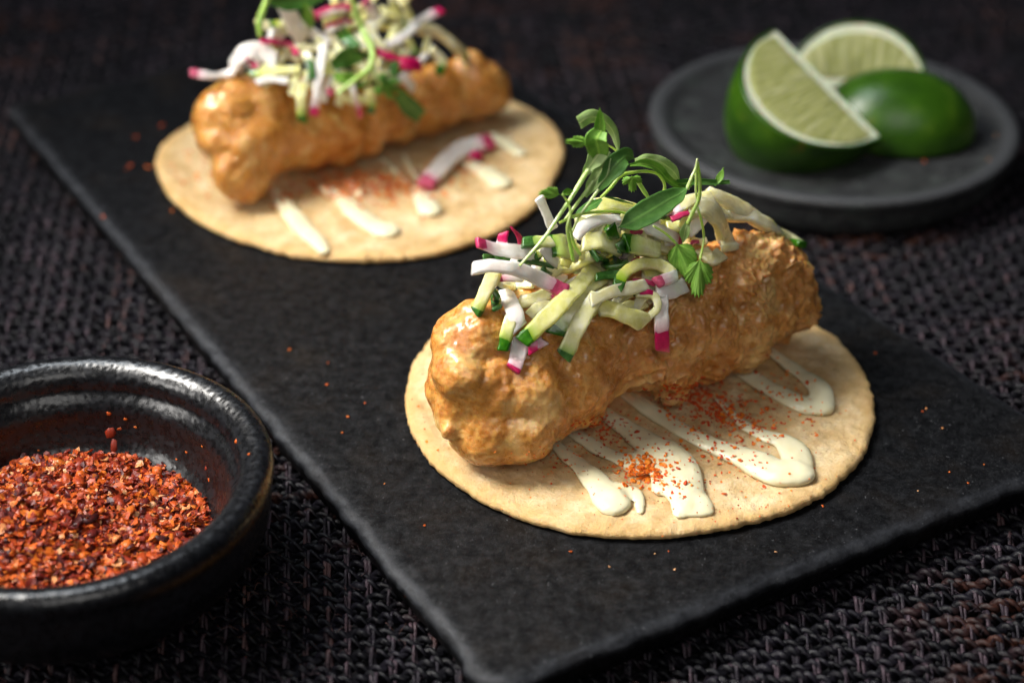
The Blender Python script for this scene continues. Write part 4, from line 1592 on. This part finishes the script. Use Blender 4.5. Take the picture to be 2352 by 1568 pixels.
def lobed(base, tip, width, parent, mat='leaf', lobes=3, teeth=13, depth_=.28, tooth=.10, tilt=(0, 0), curl=.15, seed=0):
    """a toothed cilantro leaf: fan of rings from the stalk, lobes cut into its outline"""
    ax = tip - base
    Ln = ax.length
    y = ax.normalized()
    vw = (EYE - base).normalized()
    x = y.cross(vw).normalized()
    z = x.cross(y)
    x = (x * math.cos(tilt[0]) + z * math.sin(tilt[0])).normalized()
    z = x.cross(y)
    na, nr = 150, 9
    V, Fc, vein = [], [], []
    for side in (0, 1):
        for j in range(nr + 1):
            f = j / nr
            for i in range(na + 1):
                u = -1 + 2 * i / na
                a = u * 1.95                          # fan angle from the midrib
                r = (.56 + .44 * math.cos(a * .55) ** 2)
                r *= 1 - depth_ * (.5 + .5 * math.cos(2 * math.pi * (u * lobes / 2 + .5))) ** 3
                r *= 1 - tooth * abs(((u * teeth) % 1) - .5) * 2
                r *= f
                px_, py_ = math.sin(a) * r * width / 1.7, math.cos(a) * r * .80 * Ln + .20 * Ln * f ** .5 * (1 if True else 0)
                h = curl * Ln * (-(f ** 2) * (.5 + .5 * abs(u))) + .05 * Ln * math.cos(u * lobes * math.pi) * f
                h += .03 * noise.noise(Vector((px_ * 4 + seed, py_ * 4, 3)))
                V.append(base + x * px_ + y * py_ + z * (h - .016 * side) - parent.location)
                vv = max(0, 1 - abs(((u * lobes / 2 + .5) % 1) - .5) * 40 * f - .1)
                vv = max(vv, .4 * max(0, 1 - abs(((u * teeth) % 1) - .5) * 14 * f))
                vein.append(vv)
    o_ = (nr + 1) * (na + 1)
    for j in range(nr):
        for i in range(na):
            a = j * (na + 1) + i
            f = (a, a + 1, a + na + 2, a + na + 1)
            Fc.append(f)
            Fc.append(tuple(reversed([q + o_ for q in f])))
    for i in range(na):
        a, b = nr * (na + 1) + i, nr * (na + 1) + i + 1
        Fc.append((a, b, b + o_, a + o_))
    return link('leaf', mesh('leaf', V, Fc, True, {'vein': vein}), M[mat], parent)


class Sprig:
    def __init__(s, mound, conv, kk, root, label, group):
        s.mo, s.cv, s.k = mound, conv, kk
        s.o = empty('cilantro_sprig', mound.hit(*conv(*root[:2]), root[2]))
        tag(s.o, label, 'cilantro', group)

    def P(s, pts):
        return [s.mo.hit(*s.cv(x, y), l) for x, y, l in pts]

    def W(s, ws, p):
        q = s.k * depth(p) / F
        return [w * q for w in ws] if isinstance(ws, (list, tuple)) else ws * q

    def stem(s, pts, ws, **kw):
        P = s.P(pts)
        stem(P, s.W(ws, P[0]), s.o, **kw)
        return s

    def blade(s, pts, ws, mat='leaf', **kw):
        P = s.P(pts)
        blade(P, s.W(ws, P[0]), s.o, mat, **kw)
        return s

    def lobed(s, b, t, w, mat='leaf', **kw):
        P = s.P([b, t])
        lobed(P[0], P[1], s.W(w, P[0]), s.o, mat, **kw)
        return s


CG = 'cilantro sprigs on the sharp taco'
(Sprig(MO1, ZS, KS, (60, 1510, .9), 'tallest cilantro sprig, its long stem crossing the green-edged slice', CG)
 .stem([(60, 1510, 1.0), (160, 1400, .95), (280, 1260, .9), (340, 1170, .8), (420, 1050, .7), (500, 930, .5), (575, 805, .4), (640, 700, .4)], [30, 38, 42, 44, 44, 48, 56, 60])
 .blade([(590, 780, .4), (640, 690, .42), (700, 610, .45), (745, 520, .45)], [36, 80, 150, 185], 'leaf_pale', cup=.35)
 .blade([(735, 600, .46), (715, 510, .55), (705, 450, .60), (745, 375, .5)], [120, 185, 195, 120], 'leaf', cup=.4, tilt=.2)
 .blade([(738, 410, .45), (735, 330, .42), (736, 260, .40), (733, 185, .38)], [86, 98, 62, 3], 'leaf', cup=.5)
 .blade([(888, 570, .1), (872, 470, .1), (835, 370, .05), (760, 290, .0), (660, 262, .0), (560, 315, .05)], [14, 60, 90, 100, 118, 112], 'leaf_pale', cup=-.3, tilt=.25)
 .lobed((640, 475, .35), (445, 468, .3), 115, lobes=3, teeth=9, tooth=.18)
 .stem([(885, 560, .1), (850, 530, .2), (800, 500, .3)], [26, 24, 22]))
(Sprig(MO1, ZS, KS, (490, 1070, .6), 'middle cilantro sprig with pale narrow blade behind the dark blade', CG)
 .stem([(440, 1130, .55), (490, 1060, .6), (560, 965, .55), (630, 870, .5), (680, 800, .5)], [36, 38, 40, 44, 40])
 .blade([(610, 930, .5), (690, 800, .52), (755, 700, .52), (805, 600, .5)], [36, 110, 130, 60], 'leaf_pale', cup=.3))
(Sprig(MO1, ZS, KS, (510, 1200, .75), 'front cilantro sprig with broad dark blade folding right', CG)
 .stem([(500, 1230, .75), (560, 1100, .8), (640, 985, .75), (725, 870, .7)], [26, 30, 34, 40])
 .blade([(715, 890, .7), (800, 760, .72), (880, 650, .7), (960, 590, .65), (1022, 615, .55)], [40, 120, 190, 150, 10], 'leaf_dark', cup=.3)
 .blade([(510, 1110, .5), (600, 1040, .5), (690, 990, .45), (750, 950, .4)], [20, 70, 90, 30], 'leaf_dark', cup=.3, tilt=.4))
(Sprig(MO1, ZS, KS, (745, 930, .5), 'cilantro sprig arching right with hooped stem and long back leaves', CG)
 .stem([(745, 935, .5), (830, 850, .6), (910, 755, .6), (1000, 728, .55), (1120, 718, .5), (1220, 745, .45), (1272, 820, .4), (1268, 890, .35), (1215, 935, .3)], [36, 42, 40, 36, 34, 34, 38, 36, 30])
 .blade([(1030, 630, .1), (1130, 610, .05), (1250, 650, .05), (1345, 720, .05), (1405, 810, .1)], [40, 86, 120, 116, 20], 'leaf_pale', cup=-.3, tilt=.3)
 .blade([(990, 670, .4), (1100, 655, .4), (1220, 695, .4), (1300, 780, .35), (1390, 840, .3), (1500, 830, .3)], [30, 84, 84, 70, 66, 40], 'leaf', cup=.4, tilt=.5)
 .blade([(1380, 815, .2), (1550, 808, .2), (1700, 812, .2), (1822, 808, .2)], [56, 64, 50, 36], 'leaf_dark', cup=.4, tilt=.5)
 .blade([(1690, 835, .2), (1735, 770, .15), (1770, 685, .1)], [30, 62, 8], 'leaf', cup=.3)
 .lobed((1000, 755, .45), (1010, 900, .5), 190, lobes=3, teeth=9, tooth=.16, depth_=.4)
 .stem([(1045, 790, .2), (1100, 880, .2), (1165, 975, .2)], [54, 52, 34], mat='stem'))
(Sprig(MO1, ZS, KS, (510, 1460, .9), 'cilantro sprig with forked pale stem and small toothed leaves on the left', CG)
 .stem([(512, 1465, .95), (485, 1330, 1.0), (462, 1190, .95), (490, 1070, .85), (470, 990, .7), (420, 905, .6)], [44, 44, 40, 38, 30, 22])
 .stem([(570, 1415, .9), (520, 1330, .95), (490, 1210, .93), (482, 1090, .86)], [38, 36, 32, 28])
 .lobed((400, 912, .6), (222, 905, .55), 130, lobes=3, teeth=9, tooth=.2, tilt=(.5, 0))
 .blade([(415, 915, .6), (455, 895, .55), (515, 878, .5)], [24, 62, 8], 'leaf', cup=.5))
(Sprig(MO1, ZS, KS, (400, 1150, .7), 'bare cilantro stem lying across towards the large dark leaf', CG)
 .stem([(395, 1150, .75), (520, 1090, .8), (700, 1058, .8), (860, 1055, .8), (990, 1075, .75)], [32, 34, 32, 30, 26])
 .blade([(780, 930, .3), (880, 955, .32), (1010, 990, .3)], [14, 22, 8], 'leaf_dark'))
(Sprig(MO1, ZS, KS, (1545, 615, .8), 'large dark glossy oval cilantro leaf hanging from a pinched stem tip', CG)
 .blade([(1470, 850, 1.0), (1400, 905, 1.05), (1290, 965, 1.1), (1150, 1050, 1.1), (1010, 1130, 1.05), (885, 1190, .95)], [24, 150, 200, 220, 190, 6], 'leaf_dark', cup=.25, tilt=-.15)
 .stem([(1548, 612, .8), (1535, 690, .85), (1505, 760, .95), (1462, 870, 1.0)], [22, 32, 40, 44])
 .stem([(1548, 620, .8), (1538, 760, .85), (1536, 890, .85), (1545, 970, .85)], [22, 30, 28, 24])
 .stem([(1552, 640, .8), (1568, 800, .9), (1562, 940, .95), (1510, 1060, .95), (1465, 1160, .95)], [24, 40, 40, 40, 44])
 .blade([(1470, 1140, .95), (1445, 1220, .98), (1428, 1315, .95)], [44, 88, 14], 'leaf_pale', cup=.3))
(Sprig(MO1, ZS, KS, (1555, 1030, .95), 'cilantro sprig with two bright toothed lobed leaves over the crust', CG)
 .stem([(1552, 1020, .95), (1590, 1170, 1.0), (1602, 1290, 1.0), (1570, 1450, .9)], [28, 30, 28, 30])
 .stem([(1180, 1175, .95), (1280, 1235, 1.0), (1372, 1320, .95)], [26, 30, 30])
 .lobed((1372, 1315, .9), (1495, 1610, .75), 270, 'leaf', lobes=3, teeth=9, tooth=.07, depth_=.20, curl=.2, seed=3)
 .lobed((1570, 1445, .95), (1545, 1775, .85), 270, 'leaf', lobes=3, teeth=9, tooth=.13, depth_=.26, curl=.2, seed=5))

CG2 = 'cilantro sprigs on the blurred taco'
(Sprig(MO2, ZF, K1, (1140, -20, .8), 'blurred cilantro sprig with curved stem and bright toothed leaf', CG2)
 .stem([(1135, -30, .8), (1160, 60, .85), (1200, 160, .9), (1250, 270, .9), (1235, 360, .9), (1150, 430, .85), (1060, 500, .7)], [34, 40, 42, 42, 42, 34, 26])
 .stem([(1245, 330, .9), (1265, 400, .85), (1295, 455, .75)], [28, 26, 22])
 .lobed((1280, 440, .75), (1440, 500, .65), 150, 'leaf_far', lobes=5, teeth=9, tooth=.25, depth_=.4)
 .blade([(1390, 500, .6), (1440, 560, .5), (1510, 620, .45)], [70, 100, 80], 'leaf_dark')
 .blade([(1040, 350, .8), (1110, 310, .9), (1200, 310, .8)], [60, 110, 40], 'leaf_dark', tilt=-.3)
 .blade([(1050, 400, .7), (1110, 420, .75), (1170, 400, .7)], [40, 70, 30], 'leaf'))
(Sprig(MO2, ZF, K1, (655, 190, .3), 'blurred cilantro sprig with upright stem and dark leaf at top', CG2)
 .stem([(655, 195, .3), (650, 120, .2), (675, 40, .1), (710, -50, .0)], [36, 42, 42, 40])
 .blade([(710, 10, .2), (800, 20, .25), (900, 0, .25), (990, -20, .2)], [40, 80, 90, 40], 'leaf_dark')
 .blade([(890, 20, .4), (905, 80, .42), (930, 150, .4)], [30, 66, 20], 'leaf'))


# ================================================================ chilli
def flake_mesh(rs, rnd):
    n = rs.randrange(6, 9)
    a0 = rs.uniform(0, 6.28)
    el = rs.uniform(.55, 1.0)
    V, Fc = [], []
    bend = rs.uniform(-.7, .7)
    for s in (1, -1):
        for k in range(n):
            a = a0 + 2 * math.pi * k / n
            r = rs.uniform(.7, 1.1) if s > 0 else None
            if s > 0:
                x, y = r * math.cos(a), r * math.sin(a) * el
                V.append((x, y, bend * x * x + rs.uniform(-.08, .08) + .07))
            else:
                x, y, z = V[k]
                V.append((x * .95, y * .95, z - rs.uniform(.08, .14)))
    V.append((rs.uniform(-.2, .2), rs.uniform(-.2, .2) * el, .12 + rs.uniform(-.1, .15)))
    for k in range(n):
        b = (k + 1) % n
        Fc.append((2 * n, k, b))
        Fc.append((k, k + n, b + n, b))
    Fc.append(tuple(reversed([k + n for k in range(n)])))
    return mesh('chilli_flake', V, Fc, True, {'rnd': [rnd] * len(V)})


rs = random.Random(21)
protos = [flake_mesh(rs, min(1, max(0, (i + .5) / 30 + rs.uniform(-.02, .02)))) for i in range(30)]
for p_ in protos:
    p_.materials.append(M['chilli'])


def heap_z(x, y):
    """surface of the chilli heap in bowl coordinates (cm from the bowl axis)"""
    r = math.hypot(x, y) / k_
    z = BH - 1.92 + .50 * math.exp(-((x + .9) ** 2 + (y - .35) ** 2) / 3.4) - .10 * x / k_ * .5
    z += .10 * noise.noise(Vector((x * .9, y * .9, 4))) + .04 * noise.noise(Vector((x * 2.6, y * 2.6, 7)))
    z -= max(0, r - 2.2) * .18
    return z


bx, by, bz = BC[0], BC[1], ZC - .08
# heap body
V, Fc = [], []
na, nr = 120, 40
for j in range(nr + 1):
    r = 3.02 * k_ * j / nr
    for i in range(na):
        a = 2 * math.pi * i / na
        x, y = r * math.cos(a), r * math.sin(a)
        V.append((bx + x, by + y, bz + heap_z(x, y) - .05))
for j in range(nr):
    for i in range(na):
        a, b = j * na + i, j * na + (i + 1) % na
        Fc.append((a, b, b + na, a + na))
hb = link('chilli_heap', mesh('chilli_heap', V, Fc, True, {'rnd': [.14] * len(V)}), M['chilli'])
tag(hb, 'mass of small red chilli flakes filling the black glazed bowl', 'chilli', None, 'stuff')


def scatter_mesh(name, places):
    """places: location, size, euler, prototype -> one joined mesh"""
    Vs, Fs, R = [], [], []
    for loc, s, e, pm in places:
        mt = Matrix.Translation(loc) @ e.to_matrix().to_4x4() @ Matrix.Diagonal((s, s, s, 1))
        o_ = len(Vs)
        for v_ in pm.vertices:
            Vs.append(mt @ v_.co)
        rv = pm.attributes['rnd'].data[0].value
        R += [rv] * len(pm.vertices)
        Fs += [tuple(k + o_ for k in p.vertices) for p in pm.polygons]
    return mesh(name, Vs, Fs, False, {'rnd': R})


def hot(rs):
    return min(29, max(0, int(rs.gauss(14.0, 7.2))))


rs = random.Random(4)
places = []
for i in range(5200):
    r = 3.0 * k_ * math.sqrt(rs.random())
    a = rs.uniform(0, 2 * math.pi)
    x, y = r * math.cos(a), r * math.sin(a)
    places.append((Vector((bx + x, by + y, bz + heap_z(x, y) + rs.uniform(-.07, .06))), rs.choice((.06, .075, .09, .115, .14)), Euler((rs.uniform(-.8, .8), rs.uniform(-.8, .8), rs.uniform(0, 6.3))), protos[hot(rs)]))
sm_ = link('chilli_flakes', scatter_mesh('chilli_flakes', places), M['chilli'])
tag(sm_, 'fine red and orange chilli flakes covering the heap in the bowl', 'chilli', None, 'stuff')


def one_flake(loc, s, e, pm, label, group, name='chilli_flake', cat='chilli flake'):
    o = bpy.data.objects.new(name, pm)
    COL.objects.link(o)
    o.location = loc
    o.rotation_euler = e
    o.scale = (s, s, s)
    tag(o, label, cat, group)
    return o


for i in range(190):
    # the flakes that show: the part of the heap inside the frame
    while True:
        r = 2.85 * k_ * math.sqrt(rs.random())
        a = rs.uniform(0, 2 * math.pi)
        x, y = r * math.cos(a), r * math.sin(a)
        if bx + x > -11.2:
            break
    kf = hot(rs)
    hue = 'blackish' if kf < 6 else 'dark red' if kf < 11 else 'red' if kf < 16 else 'orange' if kf < 23 else 'pale orange'
    spot = 'at the back of the heap' if y > 1.1 else 'against the right wall of the bowl' if x > 1.5 else 'near the front wall of the bowl' if y < -1.1 else 'in the middle of the heap'
    ff = one_flake(Vector((bx + x, by + y, bz + heap_z(x, y) + .05)), rs.choice((.11, .12, .13, .15, .17, .20, .23)), Euler((rs.uniform(-.5, .5), rs.uniform(-.6, .6), rs.uniform(0, 6.3))), protos[kf],
              'large %s chilli flake lying %s' % (hue, spot), 'large chilli flakes in the bowl')

BB = bvh(bowl)
HBV = bvh(hb)


def drop(px, py, trees):
    """where a photograph point meets the first of the given surfaces"""
    d = ray(px, py)
    best = None
    for t in trees:
        h = t.ray_cast(EYE, d)
        if h[0] is not None and (best is None or h[3] < best[1]):
            best = (h[0], h[3], h[1])
    return (best[0], best[2]) if best else (None, None)


# flakes stuck to the bowl's wall
for zx, zy, s, k, lab in [(635, 520, .20, 9, 'dark red chilli shred stuck upright on the bowl wall'), (655, 600, .18, 8, 'second dark chilli shred just below the upright one'), (625, 412, .075, 17, None), (722, 445, .06, 20, None), (688, 500, .075, 15, None), (780, 490, .05, 21, None),
                          (1072, 635, .05, 20, None), (1165, 602, .045, 21, None), (1356, 572, .08, 20, 'orange chilli flake sitting high on the bowl rim'), (1432, 648, .045, 19, None), (1183, 728, .06, 10, None), (1203, 795, .05, 18, None), (948, 714, .05, 20, None),
                          (840, 715, .07, 17, None), (866, 758, .06, 20, None), (1040, 810, .06, 18, None), (940, 770, .08, 20, None), (1000, 750, .06, 20, None), (1092, 850, .07, 11, None), (220, 625, .035, 22, None), (1015, 676, .04, 20, None)]:
    p, nn = drop((zx / 1.96) * .784, (1000 + zy / 1.96) * .784, [BB, HBV])
    if p is None:
        continue
    e = nn.to_track_quat('Z', 'Y').to_euler()
    wf = one_flake(p + nn * .02, s, e, protos[k], lab or 'tiny chilli flake stuck to the inner wall of the bowl', 'chilli flakes on the bowl wall')
    wf.scale = (s * .75, s * 1.3, s * .45) if s > .15 else (s, s, s * .6)

flecks = []
for p_ in protos:
    q_ = p_.copy()
    q_.name = 'chilli_fleck'
    q_.materials.clear()
    q_.materials.append(M['dust'])
    flecks.append(q_)

# crumbs of chilli scattered on the slate
BBV = [bvh(board)]
spots = [(1113, 1155, 3.4, 20), (665, 804, 3.5, 21), (751, 884, 3.2, 19), (799, 958, 3.2, 21), (787, 994, 2.6, 20), (883, 1112, 2.4, 25), (1890, 1162, 4.2, 20), (1310, 1268, 4.0, 18), (1400, 1302, 3.2, 29), (1549, 1308, 3.6, 28), (1504, 1272, 2.2, 29), (1782, 1268, 3.0, 28), (975, 1208, 3.0, 18),
         (340, 386, 6.0, 21), (313, 315, 5.5, 17), (372, 290, 6.5, 16), (300, 382, 5.0, 15), (290, 390, 4.5, 15), (238, 497, 4.6, 17), (395, 485, 3.5, 24), (2010, 812, 2.8, 18), (2118, 945, 2.6, 17), (2180, 1084, 2.6, 20), (2224, 1110, 2.6, 20), (2260, 1068, 2.4, 21), (1536, 1266, 2.0, 17), (838, 927, 2.0, 18), (2127, 940, 2.2, 27), (753, 834, 2.0, 20), (2165, 985, 2.4, 27), (930, 1370, 1.8, 20), (2108, 1128, 2.0, 29)]
for x, y, s, k in spots:
    p, nn = drop(x, y, BBV)
    if p is None:
        continue
    one_flake(p + Vector((0, 0, .02)), s * depth(p) / F * 1.45, Euler((rs.uniform(-.4, .4), rs.uniform(-.4, .4), rs.uniform(0, 6))), protos[k], 'tiny %s chilli crumb on bare slate %s' % ('pale' if k > 23 else 'orange' if k > 18 else 'red-orange', 'beside the blurred tortilla' if x < 420 else 'between the slate edge and sharp tortilla' if x < 1000 and y < 1130 else 'behind the sharp fillet tip' if y < 1000 else 'right of the sharp tortilla' if x > 2000 and y < 1140 else 'in front of the sharp tortilla'), 'chilli crumbs on the slate', 'chilli_crumb', 'chilli crumb')

# chilli on the near crema and tortilla
TT = [bvh(tort1), bvh(crema1), FB1]
fine = []


def sprinkle(cx, cy, sx, sy, n, smin, smax, cols, single=0, rot=0.0):
    c, s = math.cos(rot), math.sin(rot)
    for i in range(int(n * 2.4)):
        gx, gy = rs.gauss(0, sx), rs.gauss(0, sy)
        x, y = cx + gx * c - gy * s, cy + gx * s + gy * c
        p, nn = drop(*Z2(x, y), TT)
        if p is None or p.z > 1.5:
            continue
        big = i < single
        sz = 1.45 * (rs.uniform(smin, smax) if not big else smax * rs.uniform(.9, 1.4)) * depth(p) / F
        k = rs.choice(cols)
        e = Euler((rs.uniform(-.5, .5), rs.uniform(-.5, .5), rs.uniform(0, 6.3)))
        if big:
            one_flake(p + nn * .015, sz, e, flecks[k], 'red chilli fleck sprinkled on the crema of the sharp taco', 'chilli flecks on the sharp taco', 'chilli_fleck', 'chilli fleck')
        else:
            fine.append((p + nn * .01, sz, e, protos[k]))


RED, ORG, DRK = [10, 11, 12, 13, 14, 15, 16], [18, 19, 20, 21, 22, 23, 24], [2, 3, 4, 5, 6]
sprinkle(1150, 580, 50, 38, 80, 2, 5.0, ORG, 14)
sprinkle(1190, 620, 110, 45, 40, 2, 4.0, RED + ORG, 14)
sprinkle(1420, 270, 110, 50, 150, 2, 4.4, RED + [13, 14], 14, .35)
sprinkle(1600, 360, 100, 45, 70, 2, 4.2, RED + ORG, 10, .5)
sprinkle(960, 380, 80, 55, 60, 1.6, 4.0, RED, 8, .6)
sprinkle(1430, 440, 160, 70, 50, 1.8, 4.2, RED + ORG, 12, .55)
sprinkle(1800, 270, 120, 70, 36, 1.6, 3.6, RED + ORG, 8, .5)
sprinkle(1300, 560, 380, 160, 90, 1.1, 2.6, RED + ORG + DRK, 0, .2)
sprinkle(780, 540, 90, 50, 24, 1.3, 3.0, RED + ORG, 4)
sprinkle(160, 300, 60, 90, 9, 1.5, 3.0, RED + ORG, 2)
sprinkle(1150, 720, 500, 90, 40, .8, 1.8, ORG + DRK, 0)
ff = link('chilli_dust', scatter_mesh('chilli_dust', fine), M['dust'])
tag(ff, 'fine red chilli dust sprinkled over the crema and tortilla in front', 'chilli', None, 'stuff')

# chilli dust on the far taco
fine2 = []
T2B = [bvh(tort2), bvh(crema2), FB2]
for cx, cy, sx, sy, n in ((1250, 990, 170, 50, 420), (1050, 960, 120, 40, 160), (330, 920, 120, 70, 40), (1500, 990, 90, 40, 60), (1750, 900, 60, 40, 40), (760, 1040, 60, 40, 30)):
    for i in range(n):
        p, nn = drop(*ZF(rs.gauss(cx, sx), rs.gauss(cy, sy)), T2B)
        if p is None or p.z > 1.2:
            continue
        fine2.append((p + nn * .02, rs.uniform(2.5, 6.0) * depth(p) / F, Euler((rs.uniform(-.5, .5), rs.uniform(-.5, .5), rs.uniform(0, 6.3))), protos[rs.choice(RED + ORG)]))
ff = link('chilli_dust', scatter_mesh('chilli_dust', fine2), M['dust'])
tag(ff, 'blurred reddish chilli dust on the farther tortilla and its crema strokes', 'chilli', None, 'stuff')

# specks on the lime plate
LB = [bvh(lplate)]
for zx, zy, s, k, lab in ((1780, 930, 11, 19, 'blurred orange chilli crumb on the grey lime plate'), (2150, 920, 9, 29, 'blurred pale crumb near the right rim of the lime plate'), (2190, 780, 8, 29, 'blurred pale crumb behind its twin on the lime plate')):
    p, nn = drop(*ZL(zx, zy), LB)
    if p is not None:
        one_flake(p + Vector((0, 0, .03)), s * .5 * depth(p) / F * 1.1, Euler((.2, .1, 1)), protos[k], lab, None, 'chilli_crumb', 'chilli crumb')
